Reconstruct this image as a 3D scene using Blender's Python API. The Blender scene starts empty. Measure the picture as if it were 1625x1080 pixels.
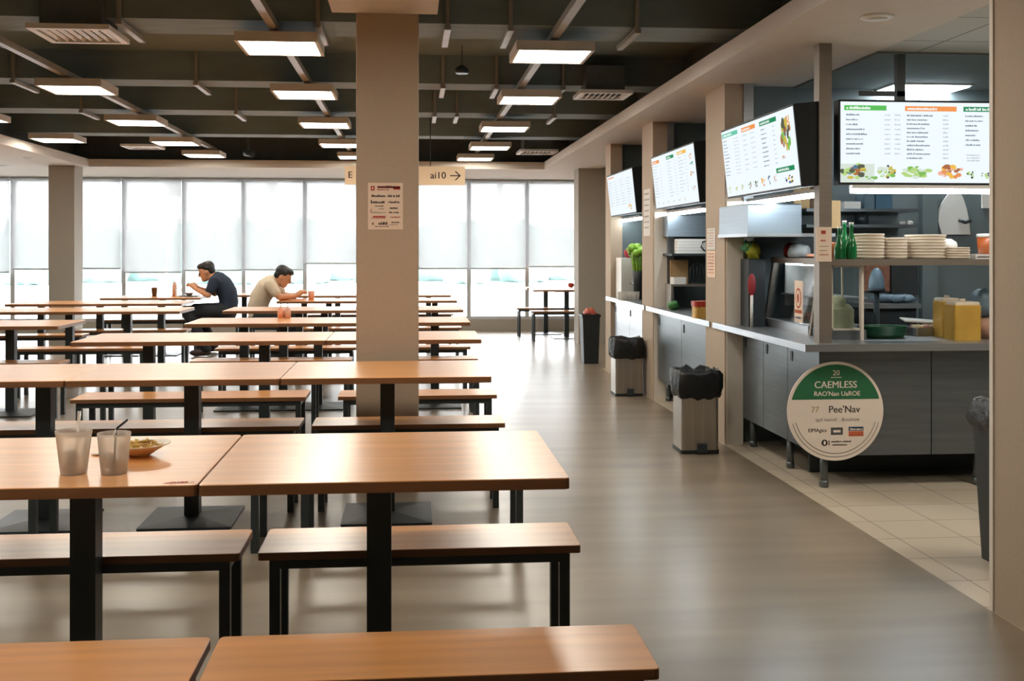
import bpy, bmesh, math, random
from mathutils import Vector, Matrix, noise
random.seed(7)
SC = bpy.context.scene
COL = SC.collection
# ------------------------------------------------------------------ camera model
F, CX, HY, CAMZ = 1700.0, 800.0, 395.0, 1.364
PHI = math.atan((CX - 652.0) / F)
CP, SP = math.cos(PHI), math.sin(PHI)
def ray(u):
    a = (u - CX) / F
    return (a * CP + SP, CP - a * SP)
def X(u, Y):
    dx, dy = ray(u); return dx / dy * Y
def Z(u, v, Y):
    dx, dy = ray(u); return CAMZ + (Y / dy) * (HY - v) / F
def G(u, v, z=0.0):                      # point at height z seen at pixel u, v
    d = (z - CAMZ) * F / (HY - v)
    dx, dy = ray(u); return (dx * d, dy * d)
def YX(u, x):                             # depth at which the plane X = x is seen in column u
    dx, dy = ray(u); return x * dy / dx
cam = bpy.data.cameras.new('camera'); cob = bpy.data.objects.new('camera', cam); COL.objects.link(cob)
cob.location = (0, 0, CAMZ); cob.rotation_euler = (math.pi / 2, 0, -PHI)
cam.sensor_width = 36; cam.lens = F * 36 / 1625
cam.shift_x = (812.5 - CX) / 1625; cam.shift_y = (HY - 540) / 1625
cam.clip_start = .05; cam.clip_end = 300
SC.camera = cob
SC.view_settings.view_transform = 'Standard'; SC.view_settings.look = 'None'
SC.view_settings.gamma = 1; SC.view_settings.use_curve_mapping = False
SC.view_settings.exposure = 0.62
SC.cycles.max_bounces = 8; SC.cycles.diffuse_bounces = 6; SC.cycles.glossy_bounces = 4
SC.cycles.transparent_max_bounces = 16; SC.cycles.caustics_reflective = False; SC.cycles.caustics_refractive = False
SC.cycles.sample_clamp_indirect = 6
# ------------------------------------------------------------------ materials
def lin(c):
    return tuple(((x / 255) / 12.92 if x / 255 <= .04045 else ((x / 255 + .055) / 1.055) ** 2.4) for x in c)
MATS = {}
def mat(name, rgb, rough=.5, metal=0, spec=.5, var=.08, scale=(8, 8, 8), bump=0, alpha=1, trans=0, coat=0):
    m = bpy.data.materials.new(name); m.use_nodes = True; MATS[name] = m
    nt = m.node_tree; b = nt.nodes['Principled BSDF']; c = lin(rgb)
    b.inputs['Roughness'].default_value = rough; b.inputs['Metallic'].default_value = metal
    b.inputs['Specular IOR Level'].default_value = spec; b.inputs['Coat Weight'].default_value = coat; b.inputs['Coat Roughness'].default_value = .25; b.inputs['Coat IOR'].default_value = 2.0
    b.inputs['Transmission Weight'].default_value = trans; b.inputs['Alpha'].default_value = alpha
    tc = nt.nodes.new('ShaderNodeTexCoord'); mp = nt.nodes.new('ShaderNodeMapping'); n = nt.nodes.new('ShaderNodeTexNoise')
    mp.inputs['Scale'].default_value = scale; n.inputs['Scale'].default_value = 1; n.inputs['Detail'].default_value = 5
    nt.links.new(tc.outputs['Object'], mp.inputs[0]); nt.links.new(mp.outputs[0], n.inputs['Vector'])
    r = nt.nodes.new('ShaderNodeValToRGB'); nt.links.new(n.outputs[0], r.inputs[0])
    r.color_ramp.elements[0].position = .3; r.color_ramp.elements[1].position = .7
    r.color_ramp.elements[0].color = (*[x * (1 - var) for x in c], 1); r.color_ramp.elements[1].color = (*[min(1, x * (1 + var)) for x in c], 1)
    nt.links.new(r.outputs[0], b.inputs['Base Color'])
    if bump:
        bp = nt.nodes.new('ShaderNodeBump'); bp.inputs['Strength'].default_value = bump; bp.inputs['Distance'].default_value = .01
        nt.links.new(n.outputs[0], bp.inputs['Height']); nt.links.new(bp.outputs[0], b.inputs['Normal'])
    return m
def emit(name, rgb, s):
    m = bpy.data.materials.new(name); m.use_nodes = True; MATS[name] = m
    nt = m.node_tree; nt.nodes.remove(nt.nodes['Principled BSDF']); e = nt.nodes.new('ShaderNodeEmission')
    e.inputs[0].default_value = (*lin(rgb), 1); e.inputs[1].default_value = s
    nt.links.new(e.outputs[0], nt.nodes['Material Output'].inputs[0]); return m
def glassm(name, tint=(1, 1, 1), rough=0.02, refl=1.0, opac=0.0, col=(200, 205, 205)):
    m = bpy.data.materials.new(name); m.use_nodes = True; MATS[name] = m
    nt = m.node_tree; nt.nodes.remove(nt.nodes['Principled BSDF'])
    t = nt.nodes.new('ShaderNodeBsdfTransparent'); t.inputs[0].default_value = (*tint, 1)
    g = nt.nodes.new('ShaderNodeBsdfGlossy'); g.inputs['Roughness'].default_value = rough
    fr = nt.nodes.new('ShaderNodeFresnel'); fr.inputs[0].default_value = 1.45
    mu = nt.nodes.new('ShaderNodeMath'); mu.operation = 'MULTIPLY'; mu.inputs[1].default_value = refl
    nt.links.new(fr.outputs[0], mu.inputs[0]); mx = nt.nodes.new('ShaderNodeMixShader')
    nt.links.new(mu.outputs[0], mx.inputs[0]); nt.links.new(t.outputs[0], mx.inputs[1]); nt.links.new(g.outputs[0], mx.inputs[2])
    last = mx
    if opac:
        d = nt.nodes.new('ShaderNodeBsdfDiffuse'); d.inputs[0].default_value = (*lin(col), 1)
        tl = nt.nodes.new('ShaderNodeBsdfTranslucent'); tl.inputs[0].default_value = (*lin(col), 1)
        dm = nt.nodes.new('ShaderNodeMixShader'); nt.links.new(d.outputs[0], dm.inputs[1]); nt.links.new(tl.outputs[0], dm.inputs[2])
        m2 = nt.nodes.new('ShaderNodeMixShader'); m2.inputs[0].default_value = opac
        nt.links.new(mx.outputs[0], m2.inputs[1]); nt.links.new(dm.outputs[0], m2.inputs[2]); last = m2
    nt.links.new(last.outputs[0], nt.nodes['Material Output'].inputs[0]); return m

mat('wood', (226, 156, 86), .3, spec=.8, var=.12, scale=(1.3, 26, 26), coat=.6)
mat('wood_edge_shade', (128, 88, 58), .4, var=.15, scale=(2, 30, 30))  # darker edge wood, with the shade on the edge put into its colour
mat('black_steel', (48, 56, 59), .42, spec=.45, var=.12)
mat('floor_resin', (136, 122, 103), .31, spec=.85, var=.18, scale=(.7, 6.0, 1), bump=.005, coat=.4)
mat('pillar_paint', (182, 164, 144), .75, var=.03, scale=(60, 60, 60), bump=.08)
mat('pillar_grey', (166, 160, 150), .75, var=.03, scale=(60, 60, 60), bump=.08)
mat('soffit_paint', (214, 206, 196), .8, var=.02)
mat('ceil_dark', (118, 132, 134), .85, var=.08, scale=(3, 3, 3))
mat('ceil_beam', (124, 137, 138), .8, var=.10, scale=(2, 9, 9), bump=.15)
mat('ceil_upper', (90, 94, 93), .85, var=.08)
mat('conduit', (158, 150, 138), .5, metal=.3, var=.1)
mat('stall_ceiling_shade', (104, 110, 108), .8, var=.05)  # grey darkened to carry the shade inside the stall
mat('kitchen_grey', (104, 116, 119), .5, var=.10, scale=(3, 3, 3))
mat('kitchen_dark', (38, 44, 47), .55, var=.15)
mat('steel', (176, 180, 184), .32, metal=.9, var=.08, scale=(3, 3, 60))
mat('hood_steel', (150, 162, 172), .42, metal=.85, var=.06, scale=(3, 3, 40))
mat('steel_dark', (104, 110, 113), .36, metal=.75, var=.10, scale=(3, 3, 40))
mat('steel_brown', (128, 118, 108), .45, metal=.5, var=.06, scale=(3, 3, 40))
mat('bin_steel', (168, 160, 150), .36, metal=.85, var=.08, scale=(60, 60, 2))
mat('bin_bag', (20, 21, 22), .4, spec=.4, var=.2, scale=(30, 30, 30), bump=.9)
mat('black_plastic', (22, 25, 27), .55, spec=.3, var=.08)
mat('bin_plastic', (27, 32, 33), .5, var=.1)
mat('bag_red', (196, 96, 78), .45, var=.15, scale=(20, 20, 20), bump=.6)
mat('white_plastic', (228, 226, 222), .45, var=.03)
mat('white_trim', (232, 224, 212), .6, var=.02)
mat('paper', (236, 214, 194), .8, var=.02)
mat('paper_white', (230, 226, 220), .8, var=.02)
mat('print_red', (178, 66, 50), .8, var=.1)
mat('print_black', (52, 48, 46), .8, var=.1)
mat('print_grey', (150, 140, 130), .8, var=.1)
mat('print_gold', (178, 150, 100), .8, var=.1)
mat('print_blue', (48, 66, 96), .8, var=.1)
mat('print_orange', (186, 92, 58), .8, var=.1)
mat('print_green', (30, 100, 62), .7, var=.05)
mat('sign_white', (226, 212, 200), .7, var=.02)
mat('sign_cream', (240, 214, 180), .7, var=.02)
mat('plate', (226, 212, 194), .3, var=.03)
mat('bottle_green', (16, 112, 58), .12, spec=.6, var=.2)
mat('green_plastic', (22, 74, 52), .35, var=.15)
mat('yellow_liquid', (200, 160, 72), .3, var=.12)
mat('orange_liquid', (168, 84, 34), .3, var=.15)
mat('food_gold', (206, 164, 84), .55, var=.25, scale=(50, 50, 50), bump=.6)
mat('food_pale', (222, 206, 170), .55, var=.15, scale=(40, 40, 40), bump=.4)
mat('food_red', (172, 52, 34), .5, var=.3, scale=(50, 50, 50))
mat('leaf_green', (128, 172, 52), .5, var=.3, scale=(30, 30, 30))
mat('leaf_dark', (56, 112, 52), .5, var=.3, scale=(30, 30, 30))
mat('cloth_grey', (168, 178, 182), .7, var=.1, scale=(20, 20, 20), bump=.3)
mat('cloth_red', (150, 34, 40), .6, var=.15, scale=(20, 20, 20), bump=.3)
mat('bag_yellow', (186, 190, 60), .5, var=.2, scale=(20, 20, 20))
mat('bag_green', (70, 160, 110), .5, var=.25, scale=(20, 20, 20))
mat('cardboard', (186, 156, 112), .75, var=.08)
mat('card_dark', (96, 74, 56), .75, var=.1)
mat('blue_grey', (96, 118, 132), .5, var=.2, scale=(20, 20, 20))
mat('blue_box', (74, 112, 136), .5, var=.1)
mat('pale_mass', (196, 204, 176), .7, var=.1, scale=(20, 20, 20), bump=.4)
mat('pinkish', (206, 160, 142), .5, var=.1)
mat('skin', (196, 142, 108), .55, var=.05, scale=(20, 20, 20))
mat('hair', (24, 22, 22), .5, var=.3, scale=(60, 60, 60), bump=.5)
mat('navy', (32, 44, 62), .85, var=.12, scale=(14, 14, 14))
mat('beige', (206, 190, 168), .85, var=.06, scale=(14, 14, 14))
mat('trousers', (28, 32, 38), .85, var=.12, scale=(14, 14, 14))
mat('shoe', (60, 44, 40), .6, var=.1)
mat('sauce', (214, 150, 122), .35, var=.1)
mat('exterior_ground', (224, 225, 224), .9, var=.03, scale=(.2, .2, .2))
mat('exterior_wall', (232, 232, 230), .9, var=.02)
mat('exterior_roof', (214, 212, 210), .9, var=.03)
mat('tree_leaf', (116, 142, 138), .8, var=.22, scale=(1.5, 1.5, 1.5), bump=.8)
mat('tree_bark', (90, 78, 66), .9, var=.2)
mat('frame_alu', (196, 200, 204), .45, metal=.3, var=.03)
mat('brick', (150, 104, 84), .85, var=.3, scale=(30, 30, 30))
emit('panel_light', (255, 246, 230), 19.5)
emit('tube_light', (240, 250, 255), 26.0)
emit('scr_white', (226, 234, 238), .77)
for nm, c in dict(green=(92, 190, 92), dgreen=(46, 140, 92), teal=(108, 200, 172), orange=(240, 152, 84), text=(96, 116, 134), price=(180, 190, 198),
                  white=(245, 250, 250), y=(206, 184, 84), lg=(180, 214, 130), lg2=(130, 186, 92), br=(170, 110, 72), or2=(226, 150, 90),
                  bl=(92, 122, 150), dk=(92, 96, 80), pale=(214, 226, 214), amber=(240, 188, 84), pink=(240, 180, 160)).items():
    emit('scr_' + nm + '_ink', c, .68)
glassm('window_glass', refl=.5)
glassm('case_glass', (.93, .95, .95), refl=.6)
glassm('cup_plastic', (1, .99, .97), .15, .6, opac=.30, col=(252, 246, 238))
glassm('clear_plastic', (.93, .95, .95), .1, .8, opac=.25)
def blindm():
    m = bpy.data.materials.new('blind_fabric'); m.use_nodes = True; MATS['blind_fabric'] = m
    nt = m.node_tree; nt.nodes.remove(nt.nodes['Principled BSDF'])
    tl = nt.nodes.new('ShaderNodeBsdfTranslucent'); tl.inputs[0].default_value = (.30, .30, .30, 1)
    d = nt.nodes.new('ShaderNodeBsdfDiffuse'); d.inputs[0].default_value = (.8, .8, .8, 1)
    t = nt.nodes.new('ShaderNodeBsdfTransparent')
    tc = nt.nodes.new('ShaderNodeTexCoord'); w = nt.nodes.new('ShaderNodeTexWave'); w.inputs['Scale'].default_value = 60; w.inputs['Distortion'].default_value = .4
    nt.links.new(tc.outputs['Object'], w.inputs[0])
    mr = nt.nodes.new('ShaderNodeMapRange'); mr.inputs['To Min'].default_value = .22; mr.inputs['To Max'].default_value = .30
    nt.links.new(w.outputs['Fac'], mr.inputs[0])
    a = nt.nodes.new('ShaderNodeMixShader'); nt.links.new(mr.outputs[0], a.inputs[0]); nt.links.new(tl.outputs[0], a.inputs[1]); nt.links.new(d.outputs[0], a.inputs[2])
    b = nt.nodes.new('ShaderNodeMixShader'); b.inputs[0].default_value = .24
    nt.links.new(a.outputs[0], b.inputs[1]); nt.links.new(t.outputs[0], b.inputs[2])
    nt.links.new(b.outputs[0], nt.nodes['Material Output'].inputs[0])
blindm()
def tilem():                              # square floor tiles with dark joints
    m = mat('floor_tile', (206, 186, 160), .35, var=.05, scale=(5, 5, 5)); nt = m.node_tree; b = nt.nodes['Principled BSDF']
    tc = nt.nodes.new('ShaderNodeTexCoord'); br = nt.nodes.new('ShaderNodeTexBrick')
    br.offset = 0; br.inputs['Scale'].default_value = 1; br.inputs['Brick Width'].default_value = .32; br.inputs['Row Height'].default_value = .32
    br.inputs['Mortar Size'].default_value = .003; br.inputs['Mortar'].default_value = (*lin((120, 108, 94)), 1)
    br.inputs['Color1'].default_value = (*lin((200, 187, 168)), 1); br.inputs['Color2'].default_value = (*lin((193, 180, 161)), 1)
    nt.links.new(tc.outputs['Object'], br.inputs[0]); nt.links.new(br.outputs[0], b.inputs['Base Color'])
tilem()
def ctile():
    m = mat('ceiling_tile', (196, 198, 192), .8, var=.02); nt = m.node_tree; b = nt.nodes['Principled BSDF']
    tc = nt.nodes.new('ShaderNodeTexCoord'); br = nt.nodes.new('ShaderNodeTexBrick')
    br.offset = 0; br.inputs['Scale'].default_value = 1; br.inputs['Brick Width'].default_value = .6; br.inputs['Row Height'].default_value = .6
    br.inputs['Mortar Size'].default_value = .006; br.inputs['Mortar'].default_value = (*lin((120, 122, 118)), 1)
    br.inputs['Color1'].default_value = (*lin((196, 198, 192)), 1); br.inputs['Color2'].default_value = (*lin((190, 192, 188)), 1)
    nt.links.new(tc.outputs['Object'], br.inputs[0]); nt.links.new(br.outputs[0], b.inputs['Base Color'])
ctile()
# ------------------------------------------------------------------ mesh builder
ORG = {}
class MB:
    def __init__(s): s.v = []; s.f = []; s.m = []; s.s = []
    def add(s, vs, fs, mi=0, sm=False):
        o = len(s.v); s.v += [Vector(p) for p in vs]
        for f in fs: s.f.append([i + o for i in f]); s.m.append(mi); s.s.append(sm)
        return s
    def box(s, x0, y0, z0, x1, y1, z1, mi=0):
        x0, x1 = min(x0, x1), max(x0, x1); y0, y1 = min(y0, y1), max(y0, y1); z0, z1 = min(z0, z1), max(z0, z1)
        return s.add([(x0, y0, z0), (x1, y0, z0), (x1, y1, z0), (x0, y1, z0), (x0, y0, z1), (x1, y0, z1), (x1, y1, z1), (x0, y1, z1)],
                     [(3, 2, 1, 0), (4, 5, 6, 7), (0, 1, 5, 4), (1, 2, 6, 5), (2, 3, 7, 6), (3, 0, 4, 7)], mi)
    def obox(s, c, ax, h, mi=0):
        c = Vector(c); A = [Vector(a).normalized() * k for a, k in zip(ax, h)]
        vs = [c + A[0] * i + A[1] * j + A[2] * k for k in (-1, 1) for i, j in ((-1, -1), (1, -1), (1, 1), (-1, 1))]
        return s.add(vs, [(3, 2, 1, 0), (4, 5, 6, 7), (0, 1, 5, 4), (1, 2, 6, 5), (2, 3, 7, 6), (3, 0, 4, 7)], mi)
    def prism(s, pts, z0, z1, side=0, top=0, ch=0.0):
        n = len(pts)
        cx = sum(p[0] for p in pts) / n; cy = sum(p[1] for p in pts) / n
        def ins(p, k):
            d = Vector((p[0] - cx, p[1] - cy)); L = d.length or 1
            return (p[0] - d.x / L * k, p[1] - d.y / L * k)
        rings = [[(p[0], p[1], z0) for p in pts], [(p[0], p[1], z1 - ch) for p in pts]]
        if ch: rings.append([(*ins(p, ch), z1) for p in pts])
        vs = [q for r in rings for q in r]; fs = []; k = len(rings)
        s.add(vs, [], 0); o = len(s.v) - len(vs)
        for r in range(k - 1):
            for i in range(n):
                j = (i + 1) % n; s.f.append([o + r * n + i, o + r * n + j, o + (r + 1) * n + j, o + (r + 1) * n + i]); s.m.append(side if r == 0 else top); s.s.append(False)
        s.f.append([o + (k - 1) * n + i for i in range(n)]); s.m.append(top); s.s.append(False)
        s.f.append([o + i for i in reversed(range(n))]); s.m.append(side); s.s.append(False)
        return s
    def cyl(s, p0, p1, r0, r1=None, n=12, mi=0, caps=True, sm=True):
        r1 = r0 if r1 is None else r1; p0, p1 = Vector(p0), Vector(p1); d = (p1 - p0).normalized()
        a = d.cross(Vector((0, 0, 1)) if abs(d.z) < .9 else Vector((1, 0, 0))).normalized(); b = d.cross(a)
        vs = [p + (a * math.cos(t) + b * math.sin(t)) * r for p, r in ((p0, r0), (p1, r1)) for t in [2 * math.pi * i / n for i in range(n)]]
        s.add(vs, [(i, i + n, (i + 1) % n + n, (i + 1) % n) for i in range(n)], mi, sm)
        if caps: o = len(s.v) - 2 * n; s.f += [[o + i for i in range(n)], [o + n + i for i in reversed(range(n))]]; s.m += [mi, mi]; s.s += [False, False]
        return s
    def lathe(s, c, prof, n=20, mi=0, sx=1, sy=1, cap0=True, cap1=True):
        vs = [(c[0] + r * sx * math.cos(2 * math.pi * i / n), c[1] + r * sy * math.sin(2 * math.pi * i / n), c[2] + z) for r, z in prof for i in range(n)]
        fs = [(k * n + i, k * n + (i + 1) % n, (k + 1) * n + (i + 1) % n, (k + 1) * n + i) for k in range(len(prof) - 1) for i in range(n)]
        s.add(vs, fs, mi, True); o = len(s.v) - len(vs)
        if cap0: s.f.append([o + i for i in reversed(range(n))]); s.m.append(mi); s.s.append(False)
        if cap1: s.f.append([o + (len(prof) - 1) * n + i for i in range(n)]); s.m.append(mi); s.s.append(False)
        return s
    def tube(s, pts, r, n=8, mi=0):
        pts = [Vector(p) for p in pts]; rings = []
        for i, p in enumerate(pts):
            d = (pts[min(i + 1, len(pts) - 1)] - pts[max(i - 1, 0)]).normalized()
            a = d.cross(Vector((0, 0, 1)) if abs(d.z) < .9 else Vector((1, 0, 0))).normalized(); b = d.cross(a)
            rr = r[i] if isinstance(r, (list, tuple)) else r
            rings += [p + (a * math.cos(2 * math.pi * k / n) + b * math.sin(2 * math.pi * k / n)) * rr for k in range(n)]
        fs = [(i * n + k, (i + 1) * n + k, (i + 1) * n + (k + 1) % n, i * n + (k + 1) % n) for i in range(len(pts) - 1) for k in range(n)]
        fs += [tuple(range(n)), tuple((len(pts) - 1) * n + k for k in reversed(range(n)))]
        return s.add(rings, fs, mi, True)
    def blob(s, c, r, amp=0, freq=3, mi=0, n=16, seed=0, flat=None, mtx=None):
        r = (r, r, r) if not isinstance(r, (tuple, list)) else r; vs = []; m = n // 2
        for i in range(m + 1):
            th = math.pi * i / m
            for k in range(n):
                ph = 2 * math.pi * k / n
                d = Vector((math.sin(th) * math.cos(ph), math.sin(th) * math.sin(ph), math.cos(th)))
                kf = 1 + (amp * noise.noise(d * freq + Vector((seed * 7.3, seed, 0))) if amp else 0)
                p = Vector((d.x * r[0] * kf, d.y * r[1] * kf, d.z * r[2] * kf))
                if flat is not None and p.z < flat: p.z = flat
                if mtx is not None: p = mtx @ p
                vs.append(p + Vector(c))
        fs = [(i * n + k, (i + 1) * n + k, (i + 1) * n + (k + 1) % n, i * n + (k + 1) % n) for i in range(m) for k in range(n)]
        return s.add(vs, fs, mi, True)
    def loft(s, rings, mi=0, sm=True):
        n = len(rings[0]); vs = [p for r in rings for p in r]
        fs = [(i * n + k, i * n + (k + 1) % n, (i + 1) * n + (k + 1) % n, (i + 1) * n + k) for i in range(len(rings) - 1) for k in range(n)]
        fs += [tuple(reversed(range(n))), tuple((len(rings) - 1) * n + k for k in range(n))]
        return s.add(vs, fs, mi, sm)
    def quad(s, a, b, c, d, mi=0): return s.add([a, b, c, d], [(0, 1, 2, 3)], mi)
    def build(s, name, mats, parent=None, loc=None):
        me = bpy.data.meshes.new(name)
        if parent is not None: org = ORG[parent.name]
        elif loc is not None: org = Vector(loc)
        else:
            lo = [min(p[i] for p in s.v) for i in range(3)]; hi = [max(p[i] for p in s.v) for i in range(3)]
            org = Vector(((lo[0] + hi[0]) / 2, (lo[1] + hi[1]) / 2, lo[2]))
        me.from_pydata([p - org for p in s.v], [], s.f)
        for m in ([mats] if isinstance(mats, str) else mats): me.materials.append(MATS[m])
        me.polygons.foreach_set('material_index', s.m); me.polygons.foreach_set('use_smooth', s.s)
        me.validate(); me.update()
        o = bpy.data.objects.new(name, me); COL.objects.link(o)
        if parent is not None: o.parent = parent
        else: o.location = org
        ORG[o.name] = org.copy(); return o
def tag(o, label, cat, group=None, kind=None):
    if label: o['label'] = label
    if cat: o['category'] = cat
    if group: o['group'] = group
    if kind: o['kind'] = kind
    return o
def thing(name, label, cat, loc, group=None):
    o = bpy.data.objects.new(name, None); COL.objects.link(o); o.location = loc; o.empty_display_size = .1
    ORG[o.name] = Vector(loc); return tag(o, label, cat, group)
def struct(name, mb, m, parent=None):
    o = mb.build(name, m, parent)
    if parent is None: o['kind'] = 'structure'
    return o
def dup(root, loc, label=None, group=None):
    r = root.copy(); COL.objects.link(r); r.location = loc; ORG[r.name] = Vector(loc)
    if label: r['label'] = label
    if group: r['group'] = group
    for ch in list(root.children):
        c = ch.copy(); COL.objects.link(c); c.parent = r; ORG[c.name] = Vector(loc)
        for g in list(ch.children):
            d = g.copy(); COL.objects.link(d); d.parent = c; ORG[d.name] = Vector(loc)
    return r
def rrect(x0, y0, x1, y1, r, n=3):
    out = []
    for cx, cy, a0 in ((x1 - r, y1 - r, 0), (x0 + r, y1 - r, 90), (x0 + r, y0 + r, 180), (x1 - r, y0 + r, 270)):
        for i in range(n + 1):
            a = math.radians(a0 + 90 * i / n); out.append((cx + r * math.cos(a), cy + r * math.sin(a)))
    return out
def font_verts(txt, size):
    c = bpy.data.curves.new('t', 'FONT'); c.body = txt; c.size = size; c.align_x = 'CENTER'; c.align_y = 'CENTER'; c.resolution_u = 3
    o = bpy.data.objects.new('t', c); COL.objects.link(o)
    dg = bpy.context.evaluated_depsgraph_get(); dg.update(); ev = o.evaluated_get(dg); me = ev.to_mesh()
    vs = [tuple(v.co) for v in me.vertices]; fs = [tuple(p.vertices) for p in me.polygons]
    ev.to_mesh_clear(); bpy.data.objects.remove(o); bpy.data.curves.remove(c); return vs, fs
class Face:                               # a flat printed face: origin (top-left), right and down vectors, lifted along its normal
    def __init__(s, mb, o, r, d, n, lift=.0012): s.mb, s.o, s.r, s.d, s.n, s.l = mb, Vector(o), Vector(r), Vector(d), Vector(n).normalized(), lift
    def p(s, x, y, k=1): return s.o + s.r * x + s.d * y + s.n * s.l * k
    def rect(s, x0, y0, x1, y1, mi, k=1): s.mb.quad(s.p(x0, y1, k), s.p(x1, y1, k), s.p(x1, y0, k), s.p(x0, y0, k), mi)
    def ell(s, cx, cy, rx, ry, mi, k=1, n=10, a0=0):
        vs = [s.p(cx + rx * math.cos(a0 + 2 * math.pi * i / n), cy - ry * math.sin(a0 + 2 * math.pi * i / n), k) for i in range(n)]
        s.mb.add(vs, [tuple(range(n))], mi)
    def words(s, x0, y, x1, h, mi, k=1, dens=1.0):          # a line of small illegible marks
        x = x0
        while x < x1:
            w = random.uniform(.5, 1.1) * h * .62 * s.asp; hh = random.choice((.65, .7, 1, .75))
            s.rect(x, y + h * (1 - hh), min(x + w * .78, x1), y + h, mi, k); x += w
            if random.random() < .14: x += w * .6
    asp = 1.0
    def text(s, txt, cx, cy, size, mi, k=1):                # size in units of the face's height
        vs, fs = font_verts(txt, 1.0); H = s.d.length
        rr, dd = s.r.normalized(), s.d.normalized(); c = s.p(cx, cy, k)
        for e in (-.014, 0, .014): s.mb.add([c + rr * ((v[0] + e) * size * H) - dd * (v[1] * size * H) + s.n * (e * .004) for v in vs], fs, mi)
# ------------------------------------------------------------------ world
w = bpy.data.worlds.new('sky'); SC.world = w; w.use_nodes = True
bg = w.node_tree.nodes['Background']; bg.inputs[0].default_value = (.94, .97, 1, 1); bg.inputs[1].default_value = 9.0
# ------------------------------------------------------------------ shell
YW, ZS, XT = 17.75, 2.52, X(1575, G(1575, 970)[1])
print('XT', XT, 'row', G(906, 758, .75), G(781, 597, .75), G(765, 538, .75))
PX = XT + .005
YWE = YX(1575, PX)
struct('floor', MB().box(-10, -3, -.12, XT, YW + .1, 0), 'floor_resin')
struct('floor', MB().box(XT, -3, -.12, 5.6, 12.1, .0), 'floor_tile')
struct('floor', MB().box(XT, 12.1, -.12, 5.6, YW + .1, .0), 'floor_resin')
struct('ceiling', MB().box(-10, -3, 3.0, 5.6, YW + .3, 3.1), 'ceil_dark')
struct('wall_left', MB().box(-10.15, -3, 0, -10, YW + .2, 3.0), 'pillar_grey')
struct('wall_back', MB().box(-10, -3.15, 0, 5.6, -3, 3.0), 'soffit_paint')
wr = struct('wall_right', MB().box(PX, -3, 0, PX + .4, YWE, ZS), 'pillar_paint')
struct('trim_1', MB().box(PX - .006, YWE - .012, 0, PX + .02, YWE + .012, ZS), 'white_trim')
struct('wall_end', MB().box(5.6, -3, 0, 5.75, YW + .2, 3.0), 'kitchen_grey')
# far wall pieces above the windows, far soffit, side soffits
XS = X(1055, 10) / 10 * (ZS - CAMZ) * F / (HY - 154) * 1.0
XS = G(1055, 154, ZS)[0]
YS = G(600, 267, ZS)[1]
XL = G(149, 266, ZS)[0]
print('XS', XS, 'YS', YS, 'XL', XL)
ZF = ZS + .105
struct('ceiling_panel', MB().box(XS, -3, ZS, X(1448, 7.0) / 7 * (ZS - CAMZ) * F / (HY - 58) if 0 else 2.72, YS, ZF), 'soffit_paint')
struct('ceiling_panel', MB().box(2.72, -3, ZS, 5.6, 6.05, ZF), 'ceiling_tile')
struct('ceiling_panel', MB().box(2.72, 6.05, ZS - .012, 5.6, YS, ZF), 'stall_ceiling_shade')
struct('ceiling_panel', MB().box(-10, YS, ZS, 5.6, YW + .02, ZF), 'soffit_paint')
struct('ceiling_panel', MB().box(-10, 4, ZS, XL, YS, ZF), 'soffit_paint')
XU = XS + .42
struct('wall_upper', MB().box(XU, -3, ZF, XU + .1, YS + .45, 3.0), 'ceil_upper')
struct('wall_upper', MB().box(XL - .3, YS + .35, ZF, XU, YS + .45, 3.0), 'ceil_upper')
struct('wall_upper', MB().box(XL - .4, 4, ZF, XL - .3, YS + .45, 3.0), 'ceil_upper')
struct('wall_far', MB().box(-10, YW + .02, 2.5, 5.6, YW + .2, 3.0), 'soffit_paint')
struct('wall_far', MB().box(X(925, YW), YW + .02, 0, 5.6, YW + .2, 2.5), 'pillar_grey')
# beams
ZB = 2.76
for i, v in enumerate((38, 133, 179, 216)):
    y0 = (ZB - CAMZ) * F / (HY - v); wd = (.46, .36, .42, .36)[i]
    struct('ceiling_beam', MB().box(XL - .3, y0, ZB, XU, y0 + wd, 3.0), 'ceil_beam')
BEAMY = [(ZB - CAMZ) * F / (HY - v) for v in (38, 133, 179, 216)]
for yb in (4.3, 1.9): struct('ceiling_beam', MB().box(-10, yb, ZB, XU, yb + .4, 3.0), 'ceil_beam')
# main column and the drop beam that meets it
YC = 6.12
xc0, xc1 = X(565, YC), X(664.5, YC)
struct('column', MB().prism(rrect(xc0, YC, xc1, YC + .37, .008), 0, 3.0), 'pillar_paint')
struct('ceiling_beam', MB().box(X(527, YC), 2.3, 2.7, X(694, YC), YC - .005, 3.0), 'soffit_paint')
# window-side columns
YR = 15.2; xr = X(918, YR)
struct('column', MB().box(xr, YR, 0, PX + .74, YR + .42, ZS), 'pillar_grey')
YLc = 15.3
struct('column', MB().box(X(77, YLc), YLc, 0, X(118, YLc), YLc + .38, ZS), 'pillar_grey')
# stall pillars (hall face at PX) and the partitions behind them
PIL = []
for a, b in ((1120, 1150), (1019, 1036), (961, 969)):
    ya, yb = YX(b, PX), YX(a, PX); PIL.append((ya, yb))
    struct('pillar', MB().box(PX, ya, 0, PX + .13, yb, ZS), 'pillar_paint')
    struct('wall_partition', MB().box(PX + .13, ya + .1, 0, 5.6, yb - .05, ZS), 'kitchen_grey')
print('PIL', PIL)
struct('wall_kitchen', MB().box(3.5, PIL[0][1] - .05, 0, 3.6, PIL[2][0] + .1, ZS), 'kitchen_grey')
struct('wall_partition', MB().box(PX + .75, PIL[2][1], 0, PX + .85, YW, ZS), 'pillar_grey')
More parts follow.
